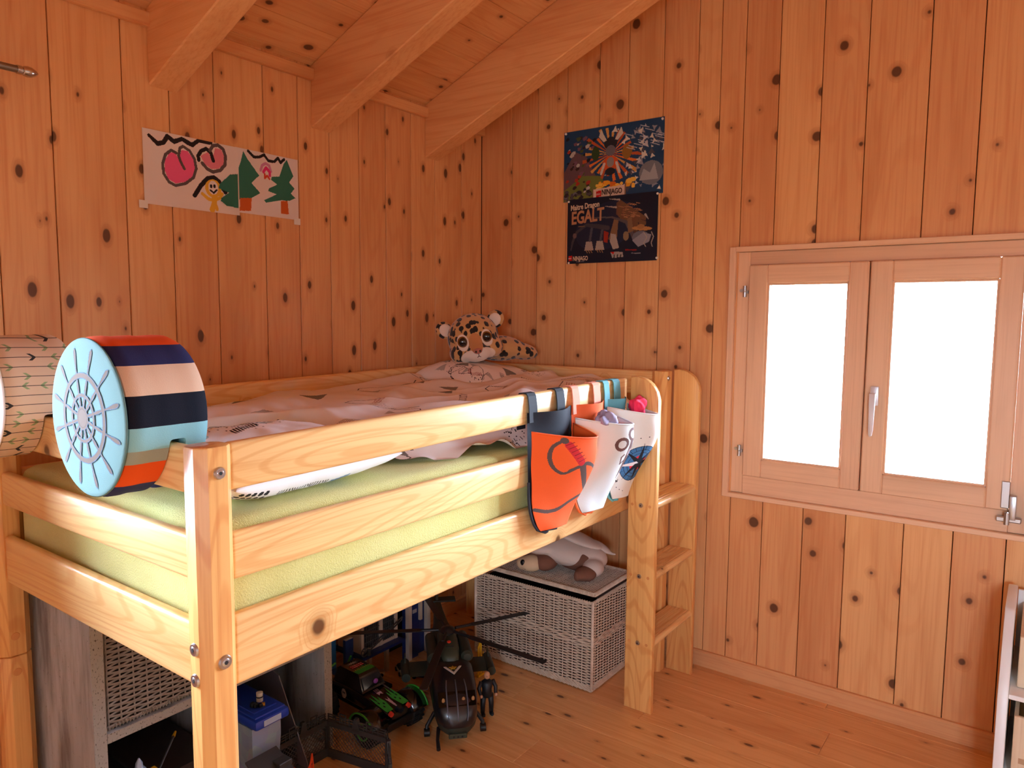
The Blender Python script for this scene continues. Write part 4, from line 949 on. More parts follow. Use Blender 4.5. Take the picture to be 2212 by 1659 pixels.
bm = B(); tube(bm, [(0, -.1100, -.036), (0, -.1085, -.044), (.006, -.1065, -.048)], .0012, 5); tube(bm, [(0, -.1085, -.044), (-.006, -.1065, -.048)], .0012, 5); obj('stitched_mouth', bm, mat('thread', (.25, .12, .10), .9), cat, center=False)

# ------------------------------------------------------------------ wicker
def wicker(bm, o, u, v, nrm, Wd, H, stake=.045, row=.0056, r=.0024, amp=.0042, band=None):
    o, u, v, nrm = Vector(o), Vector(u), Vector(v), Vector(nrm)
    ns_ = max(2, int(round(Wd/stake))); st = Wd/ns_
    def ribbon(z, ph, rr, amp):
        K = ns_*4; pv = None
        for k in range(K+1):
            s = Wd*k/K; a = amp*math.cos(math.pi*s/st+ph); c = o+u*s+v*(z+.0005*math.sin(s*90+z*800))+nrm*a
            ring = [bm.verts.new(c+v*rr), bm.verts.new(c+nrm*rr*.85), bm.verts.new(c-v*rr)]
            if pv:
                bm.faces.new([pv[0], pv[1], ring[1], ring[0]]); bm.faces.new([pv[1], pv[2], ring[2], ring[1]])
            pv = ring
    nr = int(H/row)
    for j in range(nr):
        z = (j+.5)*H/nr
        if band and any(abs(z-b) < .016 for b in band): continue
        ribbon(z, math.pi*(j % 2), r, amp)
    for k in range(ns_+1):
        s = min(max(Wd*k/ns_, .003), Wd-.003); tube(bm, [o+u*s+v*.0, o+u*s+v*H], .0024, 5)
    for b in (band or []):
        for q in range(5):
            K = ns_*3; pts = []
            for k in range(K+1):
                s = Wd*k/K; pts.append(o+u*s+v*(b-.013+q*.0065+.002*math.sin(s*70+q*2))+nrm*(.004+.002*math.cos(s*140+q)))
            tube(bm, pts, .0031, 4)
def rim(bm, pts, r, wr=.0016, step=.006, closed=False):
    tube(bm, pts, r, 8, closed)
    P = [Vector(p) for p in pts]+([Vector(pts[0])] if closed else [])
    for a, b in zip(P, P[1:]):
        d = b-a; L = d.length; d.normalize(); q = d.orthogonal().normalized(); w_ = d.cross(q); k = 0
        while k*step < L:
            c = a+d*(k*step); ring = [c+(q*math.cos(t)+w_*math.sin(t))*(r+wr*.6)+d*(step*.5*t/6.28) for t in np.linspace(0, 6.28, 7)]
            tube(bm, ring, wr, 4); k += 1
n = N('white_wicker'); tc = n.n('TexCoord').outputs['Object']; f = n.noise(tc, 40, 3)
n.set(Base_Color=n.mix(f, (*lin((.92, .87, .80)), 1), (*lin((.74, .64, .54)), 1)), Roughness=.6); ww = n.m
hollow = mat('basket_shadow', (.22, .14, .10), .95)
X0, X1, Y0, Y1, HB = -.492, -.172, -.952, -.372, .366
bk_ = thing('wicker_chest', 'large white wicker chest with a woven lid under the right end of the bed', 'basket', ((X0+X1)/2, (Y0+Y1)/2, 0))
for nm, o_, u_, n__, L in (('front_weave', (X0, Y1, .012), (0, -1, 0), (-1, 0, 0), Y1-Y0), ('side_weave', (X0, Y0, .012), (1, 0, 0), (0, -1, 0), X1-X0), ('side_weave', (X1, Y1, .012), (-1, 0, 0), (0, 1, 0), X1-X0), ('back_weave', (X1, Y0, .012), (0, 1, 0), (1, 0, 0), Y1-Y0)):
    bm = B(); wicker(bm, o_, u_, (0, 0, 1), n__, L, HB-.02, band=(.19,)); q = obj(nm, bm, ww, bk_); q['kind'] = 'stuff'
bm = B()
for z, r_ in ((.012, .006), (.020, .004), (HB-.004, .005)): rim(bm, [(X0, Y1, z), (X0, Y0, z), (X1, Y0, z), (X1, Y1, z)], r_, .0018, .011, True)
for k in range(30):       # braided foot
    t = k/30*(Y1-Y0); tube(bm, [(X0-.004, Y1-t, .03), (X0-.007, Y1-t-.03, .016), (X0-.004, Y1-t-.055 if Y1-t-.055 > Y0 else Y0, .006)], .003, 4)
    t = k/30*(X1-X0); tube(bm, [(X0+t, Y0-.004, .03), (X0+t+.025, Y0-.007, .016), (min(X1, X0+t+.05), Y0-.004, .006)], .003, 4)
q = obj('braided_edge', bm, ww, bk_); q['kind'] = 'stuff'
for a, b in ((X0, Y0), (X1, Y0), (X0, Y1), (X1, Y1)):
    bm = B(); sa = 1 if a == X0 else -1; sb = 1 if b == Y0 else -1
    tube(bm, [(a-.002*sa, b-.002*sb, .01), (a-.002*sa, b-.002*sb, HB)], .0065, 8); obj('corner_post', bm, ww, bk_, smooth=True)
bm = B(); bx(bm, X0+.006, X1-.006, Y0+.006, Y1-.006, .004, HB-.03, .004); obj('gap_shade_box', bm, hollow, bk_)  # dark box: shade between the strands put into its colour
lid = bpy.data.objects.new('lid', None); C.objects.link(lid); lid.parent = bk_; zl_ = .395; WL[lid.name] = Vector(((X0+X1)/2, (Y0+Y1)/2, zl_)); lid.location = WL[lid.name]-W(bk_)
bm = B(); wicker(bm, (X0+.012, Y1-.01, zl_), (0, -1, 0), (1, 0, 0), (0, 0, 1), Y1-Y0-.02, X1-X0-.02, stake=.04, row=.0062); q = obj('lid_weave', bm, ww, lid); q['kind'] = 'stuff'
bm = B(); bx(bm, X0+.012, X1-.006, Y0+.01, Y1-.01, zl_-.0095, zl_-.0045); obj('lid_gap_shade', bm, hollow, lid)  # dark sheet painting the shade in the lid's gaps
bm = B(); rim(bm, [(X0+.008, Y1, zl_), (X0+.008, Y0-.002, zl_), (X1, Y0-.002, zl_), (X1, Y1, zl_)], .0065, .0022, .0062, True); q = obj('lid_rim', bm, ww, lid); q['kind'] = 'stuff'
bm = B(); bx(bm, X1-.02, X1, Y0+.02, Y1-.02, HB-.03, zl_-.008); bx(bm, X0+.05, X1-.02, Y0+.006, Y0+.012, HB-.03, zl_-.010); obj('lid_hinge', bm, hollow, bk_)  # lid support strips, coloured as the shade under the lid
# plush dog with a white hood, sprawled on the chest
bear = thing('plush_dog', 'brown plush dog in a white hooded suit sprawled on the wicker chest lid', 'plush toy', (-.33, -.72, .400), local=True)
brn = mat('plush_brown', (.50, .33, .26), .95, noise=.3, nscale=90, bump=.5); wht = mat('plush_suit', (.84, .78, .74), .9, noise=.1, bump=.3, nscale=60); crm = mat('plush_cream', (.86, .76, .62), .95, bump=.4, nscale=100)
# local axes = world axes; head lies to the back-left, paw to the front
blend('dog_body', [EL((-.02, .13, .055), (.070, .075, .05)), EL((-.055, .06, .040), (.055, .05, .036)), EL((.03, -.05, .055), (.07, .12, .05))], brn, bear, .006, 6)
blend('white_suit', [EL((.02, .03, .080), (.085, .155, .055), Matrix.Rotation(.15, 4, 'X')), EL((.045, -.09, .062), (.065, .085, .052)), EL((-.030, .10, .095), (.075, .085, .030)), EL((.075, .06, .115), (.060, .130, .030), Matrix.Rotation(.2, 4, 'X')), EL((-.01, -.145, .044), (.045, .045, .036))], wht, bear, .006, 5)
blend('hood_flap', [EL((.055, .00, .140), (.055, .15, .018), Matrix.Rotation(.22, 4, 'X')), EL((.085, -.13, .105), (.022, .05, .013), Matrix.Rotation(.45, 4, 'X')), EL((.095, -.175, .082), (.008, .02, .006))], wht, bear, .005, 4)
hd = blend('muzzle', [EL((-.098, .105, .036), (.044, .050, .034), Matrix.Rotation(.5, 4, 'Z')), EL((-.110, .135, .034), (.030, .030, .028))], crm, bear, .005, 5)
bm = B(); ball(bm, (-.137, .120, .046), (.008, .011, .013), 14, 10); obj('nose', bm, mat('nose_black', (.03, .03, .035), .4), hd, smooth=True, center=False)
blend('paw', [EL((-.055, -.135, .030), (.045, .045, .029)), *[EL((-.082+.010*k, -.150-.013*k+.02, .026), (.018, .0125, .022), Matrix.Rotation(.9, 4, 'Z')) for k in range(-1, 3)]], brn, bear, .0036, 2)
bm = B(); tube(bm, [(-.12, .09, .018), (-.138, .108, .020), (-.135, .115, .032)], .0011, 5); obj('stitched_mouth', bm, mat('thread', (.25, .12, .10), .9), hd, center=False)

# ------------------------------------------------------------------ grey shelf unit under the bed
n = N('concrete_board'); tc = n.n('TexCoord').outputs['Object']
f = n.noise(n.vm('MULTIPLY', tc, (14, 14, 2.2)), 1, 6, .65); g = n.noise(tc, 90, 3, .6); h = n.noise(n.vm('MULTIPLY', tc, (3, 3, 1.2)), 1, 3)
c = n.mix(n.ss(f, .35, .7), (*lin((.72, .75, .78)), 1), (*lin((.44, .45, .46)), 1)); c = n.mix(n.ss(h, .5, .75, 0, .5), c, (*lin((.34, .33, .33)), 1)); c = n.mix(n.ss(g, .66, .72, 0, .6), c, (.06, .055, .05, 1))
n.set(Base_Color=c, Roughness=.6); conc = n.m
n = N('particle_edge'); tc = n.n('TexCoord').outputs['Object']; g = n.noise(n.vm('MULTIPLY', tc, (1, 1, .6)), 220, 3, .7)
n.set(Base_Color=n.mix(n.ss(g, .58, .66), (*lin((.60, .58, .55)), 1), (*lin((.30, .28, .26)), 1)), Roughness=.8); edge = n.m
SY0, SY1 = -.42, -.035
sh = thing('shelf_unit', 'grey concrete-look cube shelf standing under the left half of the bed', 'shelf', (-1.71, -.23, 0))
def board(nm, x0, x1, z0, z1, y0=SY0, y1=SY1):
    bm = B(); bx(bm, x0, x1, y0+.0012, y1, z0, z1, .0008); o = obj(nm, bm, conc, sh)
    bm = B(); bx(bm, x0+.0006, x1-.0006, y0, y0+.0012, z0+.0006, z1-.0006); obj('edge_band', bm, edge, o); return o
board('side_panel', -2.094, -2.062, 0, .742); board('side_panel', -1.362, -1.330, 0, .742)
board('divider', -1.726, -1.698, .032, .362); board('divider', -1.726, -1.698, .388, .712)
board('shelf_board', -2.0615, -1.3625, .362, .388); board('top_board', -2.0615, -1.3625, .712, .742); board('bottom_board', -2.0615, -1.3625, 0, .032)
bm = B(); bx(bm, -2.0615, -1.3625, SY1-.006, SY1, .032, .712); obj('back_panel', bm, mat('shelf_back', (.16, .13, .12), .8), sh)
# grey willow basket in the upper left cube
n = N('grey_wicker'); tc = n.n('TexCoord').outputs['Object']; f = n.noise(tc, 45, 3)
n.set(Base_Color=n.mix(f, (*lin((.72, .68, .64)), 1), (*lin((.40, .36, .33)), 1)), Roughness=.5); gw = n.m
gb = thing('willow_basket', 'grey willow storage basket filling the upper left cube of the grey shelf', 'basket', (-1.9, -.23, .388))
bm = B(); wicker(bm, (-2.052, -.402, .395), (1, 0, 0), (0, 0, 1), (0, -1, 0), .318, .27, stake=.034, row=.0072, r=.0030, amp=.0046); q = obj('front_weave', bm, gw, gb); q['kind'] = 'stuff'
bm = B(); wicker(bm, (-2.052, -.06, .395), (0, -1, 0), (0, 0, 1), (-1, 0, 0), .34, .27, stake=.034, row=.0072, r=.0030, amp=.0046); q = obj('side_weave', bm, gw, gb); q['kind'] = 'stuff'
bm = B(); rim(bm, [(-2.052, -.402, .3945), (-1.734, -.402, .3945), (-1.734, -.06, .3945), (-2.052, -.06, .3945)], .0045, .002, .009, True); rim(bm, [(-2.052, -.402, .668), (-1.734, -.402, .668), (-1.734, -.06, .668), (-2.052, -.06, .668)], .007, .002, .009, True); q = obj('rim', bm, gw, gb); q['kind'] = 'stuff'
bm = B(); bx(bm, -2.045, -1.741, -.395, -.066, .392, .62, .003); obj('gap_shade_box', bm, mat('basket_dark', (.12, .09, .08), .95), gb)  # dark core standing in for the shade behind the weave
# clear box with a blue lid in the lower right cube
bxm = N('milky_plastic'); tcx = bxm.n('TexCoord').outputs['Object']; vn = bxm.n('TexVoronoi'); vn.inputs['Scale'].default_value = 26; bxm.put(vn.inputs['Vector'], tcx)
mm = bxm.mix(.07, (*lin((.50, .56, .64)), 1), vn.outputs['Color']); bxm.set(Base_Color=mm, Roughness=.25, Coat_Weight=.4); milky = bxm.m
blue = mat('blue_plastic', (.10, .22, .62), .35)
sb = thing('storage_box', 'milky plastic storage box with a dark blue lid in the lower right shelf cube', 'storage box', (-1.66, -.38, .032), local=False)
bm = B(); loft(bm, [[(x, y, z) for x, y in [(-1.695+i, -.50+i), (-1.596-i, -.50+i), (-1.596-i, -.13-i), (-1.695+i, -.13-i)]] for i, z in ((.012, .033), (.006, .10), (0, .20), (0, .255))]); obj('box_body', bm, milky, sb)
bm = B(); bx(bm, -1.6965, -1.578, -.522, -.115, .255, .285, .008, 2); bx(bm, -1.69, -1.586, -.51, -.125, .2852, .292, .003, 2); bx(bm, -1.68, -1.60, -.49, -.145, .2922, .296, .002); obj('lid', bm, blue, sb, auto=40)
bm = B(); bx(bm, -1.67, -1.61, -.5245, -.5225, .262, .280, .001); obj('sticker', bm, mat('sticker', (.62, .66, .74), .5), sb)
bm = B(); prism(bm, [(-.50, .033), (-.50, .05), (-.36, .30), (-.20, .34), (-.06, .34), (-.06, .033)], -1.500, -1.497, 'yz'); o = obj('folder', bm, mat('translucent_board', (.42, .40, .44), .3)); props(o, 'thin grey plastic sheet with a sloping corner standing beside the blue-lidded box', 'plastic sheet')
t = thing('toy_drum', 'small white cylindrical toy piece with a dark band on the blue box lid', 'toy', (-1.626, -.44, .296))
bm = B(); lathe(bm, [(.010, 0), (.010, .016), (.008, .018), (.010, .020), (.010, .027), (.006, .028)], (-1.626, -.44, .2962), 18); obj('drum_body', bm, mat('toy_cream', (.80, .76, .68), .5), t, auto=40)
bm = B(); lathe(bm, [(.0104, .0), (.0104, .004)], (-1.626, -.44, .3085), 18); obj('dark_band', bm, mat('toy_black', (.05, .05, .055), .4), t)
blk = mat('toy_black', (.05, .05, .055), .4); dgr = mat('toy_dark_grey', (.22, .21, .21), .55)
t = thing('toy_wreck', 'little heap of black and gold toy parts on the blue box lid', 'toy', (-1.645, -.455, .296))
bm = B(); r = random.Random(1)
for k in range(5): 
    x, y = -1.652+r.uniform(-.010, .010), -.462+r.uniform(-.012, .012); bx(bm, x-.006, x+.006, y-.006, y+.006, .2962, .304+r.random()*.008, .002)
o = obj('parts', bm, blk, t); o['kind'] = 'stuff'
bm = B(); cyl(bm, (-1.640, -.47, .301), (-1.632, -.476, .301), .006, n=12); obj('gold_wheel', bm, mat('toy_gold', (.75, .55, .20), .3, .8), t)

# things standing in the lower left cube
t = thing('toy_robot', 'pale blue and silver toy with a pointed head in the lower left shelf cube', 'toy', (-1.99, -.40, .032))
bm = B(); bx(bm, -2.015, -1.965, -.44, -.39, .033, .215, .006, 2); obj('robot_body', bm, mat('toy_pale_blue', (.50, .62, .74), .4), t)
bm = B(); lathe(bm, [(.024, .214), (.026, .232), (.018, .252), (.010, .262), (.009, .272), (.002, .286)], (-1.985, -.42, 0), 20); obj('robot_head', bm, mat('toy_silver', (.60, .66, .74), .35, .4), t, auto=35)
bm = B(); tube(bm, [(-2.015, -.43, .20), (-2.035, -.435, .225), (-2.035, -.435, .245), (-2.020, -.43, .262)], .0045, 8); obj('robot_arm', bm, mat('toy_silver', (1, 1, 1)), t)
bm = B(); bx(bm, -1.958, -1.935, -.44, -.405, .19, .236, .003); bx(bm, -1.962, -1.93, -.43, -.40, .033, .19, .003); obj('yellow_block', bm, mat('toy_yellow', (.86, .66, .12), .4), t)
t = thing('toy_lance', 'thin grey toy lance with a yellow tip leaning in the lower left shelf cube', 'toy', (-1.86, -.34, .2))
bm = B(); cyl(bm, (-1.93, -.40, .20), (-1.84, -.33, .245), .0035, n=8); obj('shaft', bm, dgr, t); bm = B(); cyl(bm, (-1.84, -.33, .245), (-1.828, -.32, .251), .005, .003, n=10); obj('tip', bm, mat('toy_yellow', (0, 0, 0)), t)
bm = B(); bx(bm, -1.95, -1.745, -.40, -.05, .033, .185, .004); o = obj('board_game', bm, mat('game_box', (.20, .17, .19), .5)); props(o, 'dark flat box lying at the back of the lower left shelf cube', 'box')

# ------------------------------------------------------------------ black toy fence, tower and orange net
fen = thing('toy_fence', 'black folding toy fence with lattice panels standing on the floor in front of the shelf', 'toy fence', (-1.382, -.452, 0))
fm = mat('fence_plastic', (.20, .20, .20), .45)
def frame(p0, p1, H):
    p0 = Vector((*p0, 0)); p1 = Vector((*p1, 0)); d = p1-p0; L = d.length; T = Matrix.Translation(p0) @ Matrix.Rotation(math.atan2(d.y, d.x), 4, 'Z')
    return T, L
def panel(p0, p1, H=.150):
    T, L = frame(p0, p1, H); t_ = .004
    bm = B(); bx(bm, 0, L, -t_, t_, 0.0005, .030, .001, T=T); bx(bm, 0, L, -.006, .006, H-.040, H-.022, .001, T=T)
    for x in (0, L-.008): bx(bm, x, x+.008, -t_, t_, .03, H-.04, 0, T=T)
    for z in (H-.016, H-.008, H): bx(bm, .004, L-.004, -.0015, .0015, z-.0015, z+.0015, 0, T=T)
    for k in range(9): x = .006+(L-.016)*k/8; bx(bm, x, x+.003, -.0015, .0015, H-.024, H+.001, 0, T=T)
    o = obj('fence_panel', bm, fm, fen)
    bm = B(); zl0, zl1 = .030, H-.040; hh = zl1-zl0; s = .0145; k = -int(hh/s)-1
    while k*s < L:
        for sg in (1, -1):
            x0 = k*s; a = (x0, zl0) if sg > 0 else (x0, zl1); b = (x0+hh, zl1) if sg > 0 else (x0+hh, zl0)
            def clip(a, b):
                (ax, az), (bx_, bz) = a, b
                if bx_ <= .006 or ax >= L-.006: return None
                if ax < .006: az += (bz-az)*(.006-ax)/(bx_-ax); ax = .006
                if bx_ > L-.006: bz = az+(bz-az)*(L-.006-ax)/(bx_-ax); bx_ = L-.006
                return (ax, az), (bx_, bz)
            q = clip(a, b)
            if q and q[1][0]-q[0][0] > .002: tube(bm, [T @ Vector((q[0][0], .001*sg, q[0][1])), T @ Vector((q[1][0], .001*sg, q[1][1]))], .0011, 4)
        k += 1
    g = obj('lattice', bm, mat('lattice_plastic', (.30, .27, .26), .4), o); g['kind'] = 'stuff'
    bm = B()
    for f in (.28, .72):
        for dx in (-.013, .010): bx(bm, L*f+dx, L*f+dx+.003, -.004, -.001, H-.02, H+.014, 0, T=T)
        bx(bm, L*f-.013, L*f+.013, -.004, -.001, H+.011, H+.014, 0, T=T); bx(bm, L*f-.013, L*f+.013, -.004, -.001, H-.004, H-.001, 0, T=T)
    prism(bm, [(L*.5-.016, H-.03), (L*.5+.016, H-.03), (L*.5+.006, H+.012), (L*.5-.006, H+.012)], -.006, .006, 'xz', T=T)
    obj('fence_clip', bm, fm, o)
c0 = (-1.382, -.453); c1 = (-1.335, -.690); cL = (-1.572, -.447); c3 = (-1.430, -.800)
panel(c0, c1); panel(cL, c0); panel(c1, c3)
tw = thing('toy_tower', 'black toy watchtower with a sloping roof at the left end of the fence', 'toy tower', (-1.66, -.56, 0))
def tower(nm, bx_, m, **k):
    bm = B(); bx(bm, *bx_, k.get('bev', .002)); return obj(nm, bm, m, tw)
tower('tower_wall', (-1.675, -1.630, -.60, -.545, 0.0005, .175), fm); tower('tower_wall', (-1.735, -1.68, -.62, -.565, 0.0005, .12), fm)
bm = B(); prism(bm, [(-.63, .135), (-.53, .185), (-.53, .190), (-.64, .142)], -1.74, -1.635, 'yz'); obj('tower_roof', bm, dgr, tw)
bm = B(); 
for k in range(5): bx(bm, -1.745+k*.012, -1.738+k*.012, -.632, -.624, .10, .128, .001)
bx(bm, -1.75, -1.685, -.64, -.622, .088, .10, .002); obj('balcony_rail', bm, mat('toy_blue_grey', (.40, .50, .62), .35), tw)
tower('light_strip', (-1.672, -1.640, -.603, -.6003, .055, .062), mat('toy_blue_grey', (0, 0, 0)), bev=.0005)
net = thing('toy_net', 'small orange toy goal net hanging on the black fence', 'toy net', (-1.56, -.53, .08))
bm = B(); T = Matrix.Translation((-1.585, -.532, .0)) @ Matrix.Rotation(math.radians(-14), 4, 'Z'); om = mat('orange_plastic', (.92, .30, .12), .45)
def npt(u, v): return T @ Vector((.075*u*(1-.12*v), -.030*math.sin(math.pi*u)*(.5+.5*v)-.004, .002+.098*v-.020*math.sin(math.pi*u)*v+.016*u*v))
for k in range(8): tube(bm, [npt(k/7, j/8) for j in range(9)], .0013, 5)
for j in range(7): tube(bm, [npt(i/10, j/7) for i in range(11)], .0013, 5)
o = obj('net_mesh', bm, om, net); o['kind'] = 'stuff'
bm = B(); tube(bm, [npt(i/14, 1) for i in range(15)], .0028, 8); tube(bm, [npt(0, j/8) for j in range(9)], .0024, 8); tube(bm, [npt(1, j/8) for j in range(9)], .0024, 8); obj('net_frame', bm, om, net, smooth=True)

# ------------------------------------------------------------------ monster truck, nose towards the camera
tr_ = thing('toy_truck', 'black toy monster truck with green flames and red lamps parked beside the shelf', 'toy truck', (-1.155, -.385, 0), local=True, rot=(0, 0, math.radians(-3)))
gn = mat('flame_green', (.22, .62, .20), .35); rd = mat('lamp_red', (.80, .22, .16), .3); tire = mat('tyre_rubber', (.045, .045, .045), .7); body = mat('truck_black', (.035, .028, .035), .25, coat=.6)
def loc(nm, bm, m, par, **k): return obj(nm, bm, m, par, center=True, **k)
for sx_ in (-1, 1):
    for sy_ in (-1, 1):
        c = Vector((sx_*.092, sy_*.125-.01, .058)); bm = B()
        tq = Matrix.Translation(c) @ Matrix.Rotation(math.pi/2, 4, 'Y')
        lathe(bm, [(.030, -.030), (.050, -.030), (.057, -.022), (.057, .022), (.050, .030), (.030, .030)], n=36, T=tq)
        for k in range(18):
            a = 2*math.pi*k/18; q = tq @ Matrix.Rotation(a, 4, 'Z')
            bx(bm, .054, .0605, -.005, .005, -.024, .004, .001, T=q); bx(bm, .054, .0605, .004, .012, -.004, .024, .001, T=q)
        wh_ = loc('wheel', bm, tire, tr_, auto=30)
        bm = B(); lathe(bm, [(.029, -.026), (.031, -.031), (.027, -.031), (.012, -.024), (.004, -.024)], n=24, T=tq @ Matrix.Diagonal((1, 1, -1 if sx_ > 0 else 1, 1))); h_ = loc('hub', bm, gn, tr_, auto=30)
# chassis and body
bm = B(); bx(bm, -.035, .035, -.17, .16, .055, .078, .004, 2); bx(bm, -.06, .06, -.195, -.175, .045, .075, .005, 2); loc('chassis', bm, blk, tr_)
bm = B(); rings = []
for y, hw, z0, z1 in ((.195, .045, .085, .115), (.18, .055, .08, .135), (.05, .058, .08, .142), (-.02, .060, .08, .140), (-.10, .058, .08, .128), (-.17, .052, .08, .116), (-.195, .040, .084, .105)): rings.append([(x, y, z) for x, z in rring(0, (z0+z1)/2, hw, (z1-z0)/2, 24, 4)])
loft(bm, rings); loc('body', bm, body, tr_, auto=40)
bm = B(); loft(bm, [[(x, y, z) for x, y in ((-w_, y0), (w_, y0), (w_, y1), (-w_, y1))] for z, w_, y0, y1 in ((.138, .052, -.055, .11), (.185, .043, -.025, .095), (.192, .040, -.018, .088))]); cab = loc('cab', bm, body, tr_)
bm = B(); loft(bm, [[(-.044, -.0535, .146), (.044, -.0535, .146), (.037, -.0315, .180), (-.037, -.0315, .180)], [(-.044, -.055, .147), (.044, -.055, .147), (.037, -.033, .181), (-.037, -.033, .181)]]); loc('windscreen', bm, mat('dark_glass', (.02, .02, .03), .08, coat=1.), cab)
bm = B(); ball(bm, (.012, -.050, .160), (.010, .006, .009), 12, 8); loc('driver', bm, mat('toy_purple', (.50, .22, .52), .5), cab, smooth=True)
def flames(nm, pts, z, par, m=gn, th=.0008): 
    bm = B(); prism(bm, pts, z, z+th, 'xy'); return loc(nm, bm, m, par)
# roof print
ri = Img(.078, .100, 90); rnd = random.Random(5)
ri.poly([(0, 0), (.078, 0), (.078, .022), (.072, .038), (.068, .026), (.062, .044), (.056, .028), (.050, .046), (.044, .028), (.038, .042), (.032, .026), (.026, .044), (.020, .026), (.012, .038), (.006, .024), (0, .034)], (.22, .52, .16))
for k in range(10): ri.ell(.004+.008*k, .030, .0018, .003, (.70, .50, .12))
for y in (.048, .059):
    ri.poly([(.012, y), (.066, y), (.066, y+.0085), (.012, y+.0085)], (.72, .16, .18))
    for k in range(6): ri.line([(.016+k*.009, y+.002), (.016+k*.009, y+.0065), (.0195+k*.009, y+.0065), (.0195+k*.009, y+.002)], .0014, (.88, .80, .78))
for k in range(12): a = k*math.pi/6; ri.line([(.039, .084), (.039+.028*math.cos(a), .084+.012*math.sin(a))], [.0035, .0008], (.62, .60, .60))
surf('roof_print', ri, lambda a, b: (a-.039, b-.018+.002, .1926+0*a), vcol('print_ink', .8), cab, masked=True)
hoodz = lambda y: .1425 if y > -.02 else .1405+(y+.02)*.155
hi = Img(.10, .155, 90)
hi.poly([(.0, .0), (.028, .0), (.036, .05), (.030, .09), (.024, .06), (.018, .11), (.012, .06), (.004, .10), (0, .06)], (.24, .60, .22)); hi.poly([(.10-.0, .0), (.10-.028, .0), (.10-.036, .05), (.10-.030, .09), (.10-.024, .06), (.10-.018, .11), (.10-.012, .06), (.10-.004, .10), (.10, .06)], (.24, .60, .22))
for x, y in ((.014, .03), (.024, .045), (.010, .055), (.086, .03), (.076, .045), (.09, .055)): hi.ell(x, y, .0028, .006, (.06, .06, .05))
hi.poly([(.047, .004), (.053, .004), (.060, .105), (.040, .105)], (.74, .62, .66)); [hi.line([(.043+.005*k, .108), (.043+.005*k, .122)], .0014, (.70, .55, .58)) for k in range(4)]
surf('hood_print', hi, lambda a, b: (a-.05, b-.182, np.where(b-.182 > -.02, .1425, .1410+(b-.182+.02)*.165)), vcol('print_ink', .8), tr_, masked=True)
for s in (-1, 1):
    bm = B(); cyl(bm, (s*.040, -.186, .108), (s*.040, -.197, .106), .009, .008, 18); loc('headlamp', bm, rd, tr_, auto=30)
    bm = B(); pts = [Vector((s*.092+.034*0, -.135+.066*math.cos(a), .058+.066*math.sin(a))) for a in np.linspace(.2, 2.9, 14)]
    vs = [[bm.verts.new(p+Vector((d_, 0, 0))) for d_ in (-.034, .034)] for p in pts]
    for p, q_ in zip(vs, vs[1:]): bm.faces.new([p[0], p[1], q_[1], q_[0]])
    ob = loc('mudguard', bm, body, tr_, smooth=True); md = ob.modifiers.new('t', 'SOLIDIFY'); md.thickness = .003
    bm = B(); tube(bm, [p+Vector((s*.034, 0, 0)) for p in pts], .0035, 6); loc('green_trim', bm, gn, ob, smooth=True)
    bm = B(); tube(bm, [(s*.05, .15, .08), (s*.055, .16, .15), (s*.035, .12, .19)], .004, 8); loc('roll_bar', bm, gn, tr_, smooth=True)
    ei = Img(.06, .05, 40); ei.ell(.02, .025, .014, .018, (.62, .58, .56)); ei.ell(.016, .028, .003, .004, (.05, .05, .05)); ei.ell(.024, .028, .003, .004, (.05, .05, .05)); 
    surf('side_print', ei, lambda a, b, s=s: (s*(.0605+0*a), .06-a, .086+b), vcol('print_ink', .8), tr_, masked=True)
bm = B(); cyl(bm, (0, -.182, .112), (0, -.200, .108), .014, .012, 18); loc('grille_drum', bm, mat('chrome_dark', (.25, .27, .32), .15, .8), tr_, auto=30)

# ------------------------------------------------------------------ toy helicopter
he = thing('toy_helicopter', 'dark green toy helicopter with long black rotor blades in front of the wicker chest', 'toy helicopter', (-.83, -.50, 0), local=True, rot=(0, 0, math.radians(-43)))
he.scale = (1.2, 1.17, 1.17); he.location = (-.845, -.515, 0)
ol = mat('olive_plastic', (.17, .19, .15), .5); hb = mat('heli_black', (.075, .08, .10), .3, coat=.4); hw_ = mat('mark_white', (.86, .84, .82), .5)
secs = [(-.300, .014, .045, .075), (-.292, .040, .035, .095), (-.27, .056, .030, .125), (-.23, .062, .028, .150), (-.18, .064, .028, .168), (-.10, .066, .028, .172), (.02, .066, .030, .172), (.10, .060, .040, .165), (.16, .045, .070, .160), (.24, .028, .100, .158), (.34, .018, .125, .160), (.44, .013, .140, .165)]
bm = B(); loft(bm, [[(x, y, z) for x, z in rring(0, (z0+z1)/2, hw, (z1-z0)/2, 28, 3)] for y, hw, z0, z1 in secs]); loc('fuselage', bm, ol, he, auto=50)
can = [(-.303, .012, .062, .080), (-.296, .042, .055, .100), (-.274, .0585, .050, .130), (-.234, .0645, .050, .154), (-.19, .0665, .055, .171), (-.13, .067, .08, .1745), (-.11, .066, .10, .1735)]
bm = B(); loft(bm, [[(x, y, z) for x, z in rring(0, (z0+z1)/2, hw, (z1-z0)/2, 28, 3.2)] for y, hw, z0, z1 in can]); cn = loc('canopy', bm, hb, he, auto=50)
